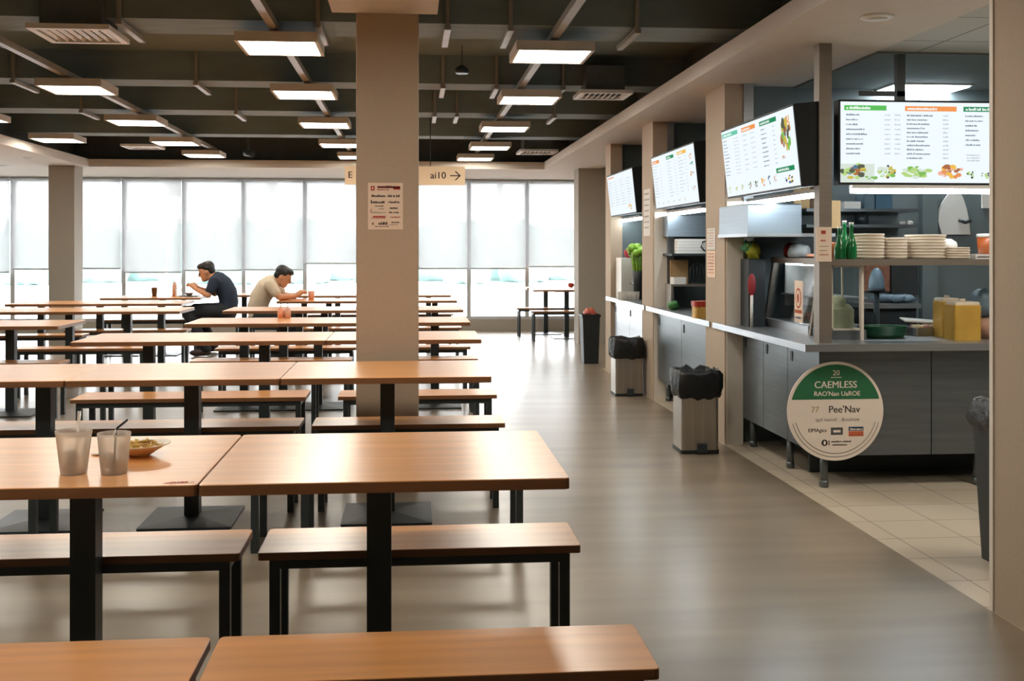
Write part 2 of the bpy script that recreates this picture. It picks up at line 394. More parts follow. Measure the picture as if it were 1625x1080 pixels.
# ------------------------------------------------------------------ windows and blinds
MU = [-155, -66, 21, 109, 197, 292, 387, 484, 572, 659, 744, 836, 925]
BL = [433, 433, 428, 427, 433, 430, 429, 419, 427, 427, 427, 424]
HEAD = ZS - .02
blab = ['white roller blind in the bay beyond the picture edge', 'white roller blind partly out of view beside the end mullion', 'white roller blind just before the grey window column',
        'white roller blind just past the grey window column', 'wide white roller blind behind the empty tables', 'white roller blind above the man in navy shirt',
        'white roller blind above the man in beige shirt', 'short white roller blind next to the big central pillar', 'white roller blind hidden mostly by the central pillar',
        'white roller blind below the hanging arrow sign', 'white roller blind, middle one between arrow sign and grey pillar', 'white roller blind next to the grey pillar by the stalls']
for i in range(len(MU) - 1):
    x0, x1 = X(MU[i], YW), X(MU[i + 1], YW)
    wn = thing('window_%d' % (i + 1), None, None, ((x0 + x1) / 2, YW, 0)); wn['kind'] = 'structure'
    m = MB(); hw = .033
    m.box(x0, YW - .03, .2, x0 + hw, YW + .055, HEAD).box(x1 - hw, YW - .03, .2, x1, YW + .055, HEAD).box(x0 + hw, YW - .03, HEAD - .05, x1 - hw, YW + .055, HEAD).box(x0 + hw, YW - .03, .2, x1 - hw, YW + .055, .25)
    m.build('frame', 'frame_alu', wn)
    MB().box(x0, YW - .05, 0, x1, YW + .1, .2).build('sill', 'pillar_grey', wn)
    MB().box(x0 + hw, YW + .04, .25, x1 - hw, YW + .05, HEAD - .05).build('pane', 'window_glass', wn)
    uc = (MU[i] + MU[i + 1]) / 2; zb = Z(uc, BL[i], YW - .1)
    if i > 0 and i < 12:
        t = thing('roller_blind', blab[i], 'blind', ((x0 + x1) / 2, YW - .1, zb), 'white roller blinds along the window wall')
        MB().box(x0 + .022, YW - .101, zb + .02, x1 - .022, YW - .099, ZS - .05).build('fabric', 'blind_fabric', t)
        MB().cyl((x0 + .02, YW - .09, ZS - .03), (x1 - .02, YW - .09, ZS - .03), .022).build('roller_tube', 'frame_alu', t)
        MB().box(x0 + .022, YW - .108, zb, x1 - .022, YW - .092, zb + .022).build('bottom_bar', 'frame_alu', t)
# ------------------------------------------------------------------ outside
struct('ground', MB().box(-90, YW + .2, -.3, 70, 150, -.06), 'exterior_ground')
tk = 0
for u, dz in ((40, 44), (110, 46), (160, 47), (225, 46), (310, 45), (350, 48), (385, 44), (432, 46), (486, 45), (530, 46), (600, 46), (690, 45), (740, 44), (790, 45), (835, 46), (890, 46)):
    Yt = dz + (tk % 2) * 3.2; xt = X(u, Yt)
    t = thing('tree', 'leafy green tree standing across the bright yard outside', 'tree', (xt, Yt, -.06), 'trees outside beyond the yard')
    m = MB(); m.blob((xt, Yt, .9), (1.08 + (tk % 3) * .06, 1.0, 1.6), .3, 3.2, n=20, seed=tk, flat=-.96); m.build('crown', 'tree_leaf', t)
    MB().cyl((xt, Yt, -.06), (xt, Yt, .3), .1, .08, 8).build('trunk', 'tree_bark', t); tk += 1
bd = thing('building', 'pale pavilion with a low gabled roof seen faintly through the blinds', 'building', (X(330, 60), 60, -.06))
xb0, xb1, xbm = X(120, 60), X(520, 60), X(345, 60)
MB().box(xb0 + 1, 60, -.06, xb1 - 1, 66, 3.2).build('wall', 'exterior_wall', bd)
MB().add([(xb0, 59.2, 3.0), (xb1, 59.2, 3.0), (xbm, 59.2, Z(345, 303, 60)), (xb0, 67, 3.0), (xb1, 67, 3.0), (xbm, 67, Z(345, 303, 60))],
         [(0, 1, 2), (3, 5, 4), (0, 3, 4, 1), (1, 4, 5, 2), (2, 5, 3, 0)]).build('roof', 'exterior_roof', bd)
b2 = thing('building', 'tall pale office block beyond the yard, faint behind the blinds', 'building', (X(400, 90), 90, -.06))
m = MB(); m.box(X(-160, 90), 90, -.06, X(940, 90), 100, 5.6).box(X(-100, 90), 90.5, 5.6, X(255, 90), 99, 14).box(X(290, 90), 90.5, 5.6, X(420, 90), 99, 14).box(X(460, 90), 90.5, 5.6, X(770, 90), 99, 14).box(X(800, 90), 90.5, 5.6, X(935, 90), 99, 14)
m.build('facade', 'exterior_wall', b2)
# ------------------------------------------------------------------ ceiling fittings
ZL = 2.62
H = ZL - CAMZ
SZ = .50
def light(xc, yfar, label):
    t = thing('ceiling_light', label, 'ceiling light', (xc, yfar - SZ / 2, ZL), 'square ceiling light panels')
    x0, x1, y0, y1 = xc - SZ / 2, xc + SZ / 2, yfar - SZ, yfar
    m = MB(); fr = .022
    m.box(x0, y0, ZL, x1, y0 + fr, ZL + .06).box(x0, y1 - fr, ZL, x1, y1, ZL + .06).box(x0, y0 + fr, ZL, x0 + fr, y1 - fr, ZL + .06).box(x1 - fr, y0 + fr, ZL, x1, y1 - fr, ZL + .06)
    m.box(x0 + fr, y0 + fr, ZL + .03, x1 - fr, y1 - fr, ZL + .058); m.build('housing', 'soffit_paint', t)
    MB().box(x0 + fr, y0 + fr, ZL + .004, x1 - fr, y1 - fr, ZL + .028).build('diffuser', 'panel_light', t)
    MB().cyl((xc, (y0 + y1) / 2, ZL + .06), (xc, (y0 + y1) / 2, ZL + .075), .03).build('mount', 'conduit', t)
    return t
ordn = ['first', 'second', 'third', 'fourth', 'fifth']
def yfar(v): return H * F / (HY - v)
for nm, seq in (('file beside the food stalls', [(874, 99), (839, 165), (800, 209), (777, 238), (754, 255)]),
                ('file left of the central pillar', [(446, 93), (484, 161), (516, 206), (541, 236), (566, 254)]),
                ('file over the middle of the table rows', [(-150, 95), (123, 158), (217, 205), (279, 235), (324, 253)]),
                ('file along the outer soffit', [(-40, 202), (92, 232)])):
    for k, (u, v) in enumerate(seq):
        yf = yfar(v); light(X(u, yf - SZ / 2), yf, 'square ceiling light, %s in the %s' % (ordn[k], nm))
for yb in (4.75, 2.4):
    for xx in (.95, -1.1, -3.1, -5.1)[int(yb < 3):]:
        light(xx, yb, 'square lit ceiling panel above the tables nearest the camera').name = 'ceiling_light'
# trunking along the light files
for u, v, nm in ((421, 20, 'over the second file of lights'), (912, 10, 'over the file of lights by the stalls'), (20, 75, 'over the third file of lights')):
    x0, y0 = G(u, v, 2.72); t = MB().box(x0 - .025, 2.5, 2.70, x0 + .025, 15.0, 2.745)
    tag(t.build('cable_trunking', 'conduit'), 'long grey metal cable trunking ' + nm, 'cable trunking')
# conduits with feet on the beams
cn = 0
cl = ['beside the square air vent', 'above the second light file', 'just past the central pillar', 'between pillar and stall-side light', 'near the soffit edge']
for bi, us in ((0, (190, 505, 710, 810, 1010)), (1, (22, 312, 703, 788, 893)), (2, (130, 375, 690, 725, 880))):
    for k, u in enumerate(us):
        yb = BEAMY[bi]; xx = X(u, yb); m = MB()
        m.box(xx - .012, yb - .03, ZB - .03, xx + .012, yb - .005, 3.0).box(xx - .02, yb - .04, ZB - .045, xx + .02, yb + .55, ZB - .015)
        tag(m.build('cable_conduit', 'conduit'), 'thin grey conduit on the %s ceiling beam, %s' % (ordn[bi], cl[k]), 'conduit', 'conduits on the ceiling beams'); cn += 1
def vent(u0, u1, v0, v1, label, duct=True):
    z = 2.66; ya = (z - CAMZ) * F / (HY - v0); yb = (z - CAMZ) * F / (HY - v1); x0 = X(u0, (ya + yb) / 2); x1 = X(u1, (ya + yb) / 2)
    t = thing('air_vent', label, 'air vent', ((x0 + x1) / 2, (ya + yb) / 2, z), 'square ceiling air vents')
    m = MB(); f = .04
    m.box(x0, ya, z, x1, ya + f, z + .03).box(x0, yb - f, z, x1, yb, z + .03).box(x0, ya + f, z, x0 + f, yb - f, z + .03).box(x1 - f, ya + f, z, x1, yb - f, z + .03)
    m.build('frame', 'white_plastic', t)
    m = MB(); n = 8
    for i in range(n):
        xx = x0 + f + (x1 - x0 - 2 * f) * (i + .5) / n
        m.obox((xx, (ya + yb) / 2, z + .014), ((.6, 0, .8), (0, 1, 0), (-.8, 0, .6)), (.011, (yb - ya) / 2 - f, .002))
    m.build('louvre', 'white_plastic', t)
    MB().box(x0 + .06, ya + .06, z + .035, x1 - .06, yb - .06, 3.0 if not duct else 2.9).build('duct_box', 'ceil_upper', t)
vent(62, 190, 56, 79, 'square white louvred air vent hanging near the camera side')
vent(915, 997, 144.5, 156, 'square white louvred air vent beside the stall-side lights')
vent(822, 882, 239, 244.8, 'small far air vent near the soffit corner by the stalls')
vent(198, 256, 236, 241, 'small far air vent over the window-side tables')
yd = 8.6; xd = X(733, yd); zd = Z(733, 111, yd)
t = thing('ceiling_speaker', 'dark dome speaker hanging on a cable beside the pillar', 'speaker', (xd, yd, zd))
MB().lathe((xd, yd, zd - .03), [(.05, 0), (.058, .015), (.055, .04), (.03, .06), (.012, .07)]).build('dome', 'black_steel', t)
MB().cyl((xd, yd, zd + .03), (xd, yd, 3.0), .004, n=6).build('cable', 'black_steel', t)
yd = 14.2; xd = X(395, yd); zd = Z(395, 240, yd)
t = thing('security_camera', 'small dark camera hanging above the navy-shirted man', 'camera', (xd, yd, zd))
MB().cyl((xd - .05, yd, zd - .02), (xd + .06, yd - .08, zd - .04), .04).build('body', 'black_steel', t)
MB().cyl((xd, yd, zd), (xd, yd, 3.0), .012, n=8).build('stem', 'black_steel', t)
xx, yy = G(1392, 26, ZS)
t = thing('ceiling_speaker', 'flat white round speaker set in the soffit before the stalls', 'speaker', (xx, yy, ZS))
MB().lathe((xx, yy, ZS), [(.0, -.012), (.05, -.012), (.07, -.012), (.08, -.007), (.084, 0)], 24).build('rim', 'white_plastic', t)
MB().lathe((xx, yy, ZS), [(.0, -.0135), (.05, -.0135), (.05, -.01)], 24).build('grille', 'soffit_paint', t)
for u, v, lb in ((44, 250, 'small recessed downlight in the outer soffit, one nearer the beams'), (6, 262, 'small recessed downlight in the outer soffit at the picture edge')):
    xx, yy = G(u, v, ZS); t = thing('downlight', lb, 'downlight', (xx, yy, ZS))
    MB().lathe((xx, yy, ZS), [(.05, -.008), (.08, -.006), (.085, 0)], 20).build('rim', 'frame_alu', t)
    MB().lathe((xx, yy, ZS), [(.001, -.0092), (.05, -.0092), (.05, -.004)], 20).build('lens', 'pillar_grey', t)
# hanging arrow sign
ysn = 12.2; x0, x1 = X(547, ysn), X(738, ysn); z0, z1 = Z(640, 293, ysn), Z(640, 263.5, ysn)
t = thing('hanging_sign', 'cream hanging sign with an arrow, half hidden by the pillar', 'sign', ((x0 + x1) / 2, ysn, z0))
m = MB().box(x0, ysn, z0, x1, ysn + .05, z1)
fc = Face(m, (x0, ysn, z1), (x1 - x0, 0, 0), (0, 0, z0 - z1), (0, -1, 0), .002)
fc.text('ai10', .775, .5, .52, 1); fc.text('E', .045, .5, .5, 1)
fc.rect(.875, .47, .955, .53, 1)
for sgn in (-1, 1):
    a, b = (.965, .5), (.925, .5 + sgn * .24)
    m.quad(fc.p(a[0], a[1], 1.4), fc.p(a[0] - .014, a[1], 1.4), fc.p(b[0] - .014, b[1], 1.4), fc.p(b[0], b[1], 1.4), 1)
m.build('board', ['sign_cream', 'print_black'], t)
for xx in (x0 + .25, X(683, ysn)): MB().cyl((xx, ysn + .025, z1), (xx, ysn + .025, 3.0), .006, n=6).build('rod', 'black_steel', t)
# notice on the central pillar
x0, x1 = X(584, YC), X(639.5, YC); z1, z0 = Z(612, 290, YC), Z(612, 364, YC)
t = MB().box(x0, YC - .003, z0, x1, YC - .0005, z1)
fc = Face(t, (x0, YC - .003, z1), (x1 - x0, 0, 0), (0, 0, z0 - z1), (0, -1, 0), .0008); fc.asp = 1.3
fc.rect(.08, .07, .19, .165, 1); fc.rect(.115, .095, .155, .14, 0, 2); fc.rect(.27, .07, .92, .115, 1); fc.words(.27, .06, .75, .05, 2, 2); fc.rect(.72, .09, .92, .145, 1); fc.words(.26, .13, .6, .03, 1)
fc.words(.1, .255, .5, .05, 2); fc.words(.56, .255, .9, .05, 2)
fc.rect(.08, .37, .11, .44, 2); fc.words(.1, .39, .47, .05, 2); fc.words(.58, .385, .9, .05, 2)
fc.words(.2, .48, .44, .03, 2); fc.words(.62, .51, .85, .05, 2); fc.words(.3, .545, .45, .025, 3); fc.words(.08, .62, .5, .03, 3); fc.words(.6, .615, .88, .035, 2)
fc.rect(.08, .56, .1, .645, 1); fc.rect(.14, .71, .5, .745, 1); fc.words(.1, .75, .5, .02, 1); fc.words(.64, .72, .92, .03, 1)
fc.words(.12, .84, .2, .06, 2); fc.words(.3, .835, .56, .065, 2); fc.words(.66, .83, .9, .03, 2); fc.words(.6, .88, .85, .025, 3); fc.words(.2, .92, .6, .025, 2)
tag(t.build('poster', ['paper', 'print_red', 'print_black', 'print_grey']), 'cream notice with red heading and black writing taped to the pillar', 'poster')
# ------------------------------------------------------------------ tables and benches
TH = .03
PEDS = []
def table(x0, x1, yf, peds, label, depth=.76):
    yb = yf + depth; t = thing('dining_table', label, 'table', ((x0 + x1) / 2, (yf + yb) / 2, 0), 'wood-topped pedestal tables')
    g = .002
    MB().prism(rrect(x0 + g, yf, x1 - g, yb, .016), .75 - TH, .75, 1, 0, .0025).build('tabletop', ['wood', 'wood_edge_shade'], t)
    yc = (yf + yb) / 2
    for px in peds:
        PEDS.append((px, yc))
        MB().box(px - .036, yc - .036, .012, px + .036, yc + .036, .75 - TH - .008).build('pedestal', 'black_steel', t)
        m = MB().box(px - .2, yc - .2, .75 - TH - .008, px + .2, yc + .2, .75 - TH); m.build('support_plate', 'black_steel', t)
        m = MB().prism(rrect(px - .225, yc - .225, px + .225, yc + .225, .01), 0, .012)
        m.add([(px - .225, yc - .225, .012), (px + .225, yc - .225, .012), (px + .225, yc + .225, .012), (px - .225, yc + .225, .012), (px, yc, .03)], [(0, 1, 4), (1, 2, 4), (2, 3, 4), (3, 0, 4)])
        m.build('base_plate', 'black_steel', t)
    return t
def bench(x0, x1, yf, label, depth=.28, legs=(1, 1)):
    for px, yc in PEDS:
        if x0 - .05 < px < x1 + .05 and yf < yc + .045 and yf + depth > yc - .045:
            yf = yc + .047 if yf + depth / 2 > yc - .03 else yc - .047 - depth
    for px, yc in PEDS:
        if yf < yc + .24 and yf + depth > yc - .24:
            if abs(x0 + .05 - px) < .25: x0 = px - .31 if x0 + .05 < px else px + .21
            if abs(x1 - .05 - px) < .25: x1 = px + .31 if x1 - .05 > px else px - .21
    yb = yf + depth; t = thing('bench', label, 'bench', ((x0 + x1) / 2, (yf + yb) / 2, 0), 'wood-topped black frame benches')
    MB().prism(rrect(x0, yf, x1, yb, .012), .45 - .024, .45, 1, 0, .002).build('seat', ['wood', 'wood_edge_shade'], t)
    i, r = .032, .016; z1 = .426
    m = MB(); a0, a1, b0, b1 = x0 + i, x1 - i, yf + .02, yb - .02
    m.box(a0, b0, z1 - .032, a1, b0 + 2 * r, z1).box(a0, b1 - 2 * r, z1 - .032, a1, b1, z1).box(a0, b0 + 2 * r, z1 - .032, a0 + 2 * r, b1 - 2 * r, z1).box(a1 - 2 * r, b0 + 2 * r, z1 - .032, a1, b1 - 2 * r, z1)
    m.build('seat_frame', 'black_steel', t)
    for k, xx in enumerate((a0, a1 - 2 * r)):
        if legs[k]:
            for yy in (b0, b1 - 2 * r): MB().box(xx, yy, 0, xx + 2 * r, yy + 2 * r, z1 - .032).build('leg', 'black_steel', t)
    return t
def Yz(u, v, z): return G(u, v, z)[1]
yf1 = Yz(906, 758, .75); yf2 = Yz(781, 597, .75); yf3 = Yz(765, 538, .75); yf4 = Yz(747, 511, .75); yf4l = Yz(92, 517, .75); yf5 = Yz(700, 491.5, .75)
yf6l, yf6r, yf7l, yf7r = Yz(150, 482, .75), Yz(560, 477.5, .75), Yz(250, 472.5, .75), Yz(650, 468.5, .75)
print('yf', yf1, yf2, yf3, yf4, yf4l, yf5, yf6l, yf6r, yf7l, yf7r)
def T(u0, u1, yf, pu, label, depth=.76, len0=None):
    x1 = X(u1, yf); x0 = x1 - len0 if len0 else X(u0, yf); yc = yf + depth / 2
    return table(x0, x1, yf, [X(p, yc) for p in pu], label, depth)
W = 'wood-topped black pedestal table, '
T(313, 906, yf1, [602], W + 'empty, in the row nearest the camera')
T(0, 313, yf1, [137], W + 'holding two plastic cups and a plate', len0=1.2)
T(444, 781, yf2, [615], W + 'aisle end of the second row, before the pillar')
T(101, 444, yf2, [306], W + 'middle one of the second row')
T(0, 101, yf2, [72], W + 'at the picture edge in the second row', len0=1.2)
T(517, 765, yf3, [640], W + 'short, behind the pillar in the third row')
T(110, 517, yf3, [237, 420], W + 'long, with its far end free in the third row', len0=None)
T(590, 747, yf4, [690], W + 'aisle end of the fourth row')
T(291, 590, yf4, [388, 450, 505], W + 'long, carrying the sauce bottles, fourth row')
T(-60, 92, yf4l, [18], W + 'cut by the picture edge in the fourth row')
T(352, 736, yf5, [475, 515, 690], W + 'long, right before the man in beige, fifth row')
T(-60, 285, yf5, [111, 203], W + 'long, at the outer side of the fifth row')
T(438, 726, yf6r, [483, 522, 690], W + 'where the man in beige shirt eats')
T(6, 288, yf6l, [66, 159, 256], W + 'long and empty, before the navy-shirted man, sixth row')
T(157, 318, yf7l, [198, 258], W + 'where the man in navy shirt eats')
T(372, 404, yf7r + .3, [388], W + 'narrow, seen between the two men')
T(448, 716, yf7r, [536, 680], W + 'last row, closest to the windows behind the pillar')
yta = 16.75
for yy, lb in ((15.98, 'by the grey pillar near the stalls, front one'), (16.82, 'by the grey pillar near the stalls, against the window')):
    x0 = X(846 if yy < 16.5 else 836, yy); table(x0, x0 + 1.0, yy, [X(899 if yy < 16.5 else 866, yy + .3)], W + lb, .6)
def Bn(u0, u1, yf, label, len0=None, depth=.28, legs=(1, 1)):
    if len0: x1 = X(u1, yf); x0 = x1 - len0
    else: x0, x1 = X(u0, yf), X(u1, yf)
    return bench(x0, x1, yf, label, depth, legs)
N_, A_ = 'wooden bench with black legs, ', ' table row'
yb1 = Yz(923, 866, .45)
Bn(408, 923, yb1, N_ + 'tucked behind the first table, aisle side'); Bn(0, 380, yb1 + .01, N_ + 'tucked behind the table with cups', len0=1.1)
yfr = Yz(990, 990, .45) - .28
Bn(0, 1048, yfr, N_ + 'at the very bottom edge, aisle side', len0=.99); Bn(0, 296, yfr, N_ + 'at the very bottom edge below the cups', len0=1.1)
Bn(465, 842, 4.86, N_ + 'front side of the second row, aisle end', depth=.35); Bn(0, 420, 4.86, N_ + 'front side of the second row, middle one', len0=1.06, depth=.35)
yb2 = Yz(802, 671, .45)
Bn(494, 802, yb2, N_ + 'just before the central pillar'); Bn(-70, 475, yb2, N_ + 'long, behind the middle table of the second row')
yf3b = Yz(789, 626, .45)
Bn(536, 789, yf3b, N_ + 'crossing behind the pillar, third row', depth=.3); Bn(110, 485, yf3b, N_ + 'long, front side of the third row', depth=.34)
Bn(560, 768, yf3 + .44, N_ + 'tucked behind the pillar-side third table'); Bn(150, 508, yf3 + .44, N_ + 'tucked under the long third-row table')
Bn(585, 759, Yz(750, 569, .45), N_ + 'aisle end, front of the fourth row'); Bn(300, 545, Yz(430, 572, .45), N_ + 'long, front of the fourth row'); Bn(-60, 100, Yz(60, 574, .45), N_ + 'front of the cut fourth-row table')
yb4 = Yz(740, 550, .45)
Bn(585, 747, yb4, N_ + 'aisle end, behind the fourth row'); Bn(340, 565, yb4, N_ + 'long, behind the sauce-bottle table'); Bn(18, 232, Yz(120, 553, .45), N_ + 'front of the outer fifth-row table')
Bn(-60, 130, Yz(60, 532, .45), N_ + 'behind the outer fifth-row table'); Bn(110, 298, Yz(200, 523, .45), N_ + 'before the man in navy shirt, sixth row')
Bn(470, 733, Yz(700, 519.5, .45), N_ + 'beside the man in beige shirt'); Bn(180, 283, Yz(240, 507, .45), N_ + 'last row near the navy-shirted man')
Bn(470, 720, Yz(700, 498, .45), N_ + 'last row behind the pillar')
for yy, u, lb in ((15.66, 843, 'near one beside the grey stall pillar'), (16.52, 820, 'far one beside the grey stall pillar')):
    x0 = X(u, yy); bench(x0, x0 + 1.05, yy, N_ + lb, .27)
ym1, ym2 = yf7l + .40, yf6r + .38
bench(X(306, ym1), X(384, ym1), ym1 - .13, N_ + 'short, under the man in navy', .26); bench(X(394, ym2), X(449, ym2), ym2 - .13, N_ + 'short, under the man in beige', .26)
# ------------------------------------------------------------------ things on the tables
def cup(u, vb, vt, wt, wb, straw, label):
    x, y = G(u, vb, .75); k = F / y * 1.0; r0, r1 = wb / 2 / k, wt / 2 / k; h = (vb - vt) / k * .97
    t = thing('plastic_cup', label, 'cup', (x, y, .75), 'cups on the first table row')
    pr = [(r0 * .97, 0), (r0, .004), (r0 + (r1 - r0) * .9, h * .9), (r1, h * .94), (r1, h), (r1 - .002, h), (r0 + (r1 - r0) * .86, h * .88), (r0 - .003, .006), (0.001, .006)]
    m = MB().lathe((x, y, .75), pr, 56, cap1=False)
    for i, p in enumerate(m.v):
        if i // 56 in (1, 2, 6, 7) and i % 2: p.x += (x - p.x) * .035; p.y += (y - p.y) * .035
    m.build('cup_wall', 'cup_plastic', t)
    m = MB(); random.seed(u)
    for i in range(7): m.blob((x + random.uniform(-.6, .6) * r0, y + random.uniform(-.6, .6) * r0, .772 + .006 * i), (.014, .013, .012), .2, 3, n=8, seed=i)
    m.build('ice', 'clear_plastic', t)
    if straw == 'clear': MB().cyl((x + .004, y, .76), (x + .012, y + .01, .75 + h + .05), .0045, n=10).build('straw', 'cup_plastic', t); 
    else:
        MB().tube([(x, y, .765), (x + .004, y, .75 + h - .004), (x + .008, y, .75 + h + .012), (x + .034, y + .01, .75 + h + .034)], .0032, 8).build('straw', 'black_steel', t)
        MB().cyl((x + .001, y, .75 + h - .01), (x + .004, y, .75 + h + .008), .006, .002, 8).build('straw_wrapper', 'white_plastic', t)
cup(117, 751, 682, 54, 39, 'clear', 'clear ribbed plastic cup with a clear straw'); cup(181, 751, 686, 50, 39, 'black', 'clear plastic cup with a short black straw')
x, y = G(222, 722, .75)
t = thing('plate', 'shallow pale plate of leftover noodles behind the cups', 'plate', (x, y, .75))
MB().lathe((x, y, .75), [(.028, 0), (.034, .004), (.075, .03), (.088, .034), (.088, .037), (.072, .034), (.03, .009), (.001, .008)], 28, cap1=False).build('dish', 'plate', t)
m = MB(); random.seed(3)
for i in range(34):
    a = random.uniform(0, 6.28); r = random.uniform(0, .05); m.tube([(x + r * math.cos(a) + .025 * math.cos(a * 3 + k), y + r * math.sin(a) + .02 * math.sin(a * 2 + k), .775 + .018 * (1 - r / .06) + .004 * math.sin(k * 2 + i)) for k in (0, .6, 1.2, 1.8)], .0035, 5)
m.build('noodles', 'food_gold', t)
m = MB(); x, y = G(158, 722, .75); m.blob((x, y, .754), (.026, .012, .004), .4, 3, seed=4)
tag(m.build('napkin', 'paper_white'), 'crumpled white napkin lying between the two cups', 'napkin')
m = MB(); x, y = G(285, 765, .7502)
m.box(x - .04, y - .012, .75, x + .04, y + .012, .7504)
fc = Face(m, (x - .04, y + .012, .7504), (.08, 0, 0), (0, -.024, 0), (0, 0, 1), .0003); fc.asp = .5
fc.words(.15, .1, .95, .4, 1); fc.words(.02, .55, .8, .4, 1); fc.rect(.2, .42, .75, .55, 1)
tag(m.build('sticker', ['wood', 'print_red']), 'small red-printed sticker stuck near the table front edge', 'sticker')
for k, (u, lb) in enumerate(((445.5, 'orange sauce bottle, first of a pair on the fourth-row table'), (456.5, 'paler sauce bottle beside the orange one'))):
    y = yf4 + .7; x = X(u, y); t = thing('sauce_bottle', lb, 'bottle', (x, y, .75), 'sauce bottles')
    MB().lathe((x, y, .75), [(.028, 0), (.029, .05), (.026, .075), (.012, .09)], 14).build('body', ('sauce', 'pinkish')[k], t)
    MB().lathe((x, y, .84), [(.012, 0), (.01, .012), (.004, .035)], 10).build('nozzle', 'white_plastic', t)
def item(name, mb, m, label, cat, group=None): return tag(mb.build(name, m), label, cat, group)
y = yf7l + .45; x = X(245, y); item('paper_cup', MB().lathe((x, y, .75), [(.03, 0), (.04, .1), (.042, .1), (.04, .115), (.02, .118)], 14), 'card_dark', 'dark takeaway cup on the navy-shirted man table', 'cup')
x = X(277, y); item('drink_bottle', MB().lathe((x, y, .75), [(.032, 0), (.033, .13), (.03, .15), (.014, .17), (.014, .19)], 14), 'pinkish', 'pinkish bottle standing beside the navy-shirted man tray', 'bottle')
y = yf7l + .3; x = X(283, y); item('glass', MB().lathe((x, y, .75), [(.035, 0), (.042, .11)], 14), 'cup_plastic', 'glass of brown drink next to the man in navy', 'glass')
x = X(300, y + .1); t = thing('tray', 'serving tray with a bowl before the man in navy', 'tray', (x, y + .1, .75))
MB().prism(rrect(x - .12, y, x + .12, y + .26, .02), .75, .762).build('tray_base', 'steel_dark', t); MB().lathe((x, y + .12, .762), [(.03, 0), (.06, .035), (.063, .037)], 16).build('bowl', 'plate', t)
y = yf6r + .26; x = X(466, y); t = thing('tray', 'pinkish serving tray with bowl before the man in beige', 'tray', (x, y + .1, .75))
MB().prism(rrect(x - .17, y - .04, x + .13, y + .26, .02), .75, .762).build('tray_base', 'pinkish', t); MB().lathe((x - .02, y + .12, .762), [(.03, 0), (.06, .03), (.063, .032)], 16).build('bowl', 'plate', t)
x = X(494, y + .1); item('drink_cup', MB().lathe((x, y + .1, .75), [(.033, 0), (.042, .11)], 14), 'sauce', 'orange-brown drink cup beside the beige-shirted man tray', 'cup')
y = 17.0; x = X(906, y); m = MB().blob((x, y, .785), (.05, .05, .04), .3, 3, seed=2, flat=-.033); item('fruit_bag', m, 'food_red', 'small reddish bag left on the table by the grey pillar', 'bag')
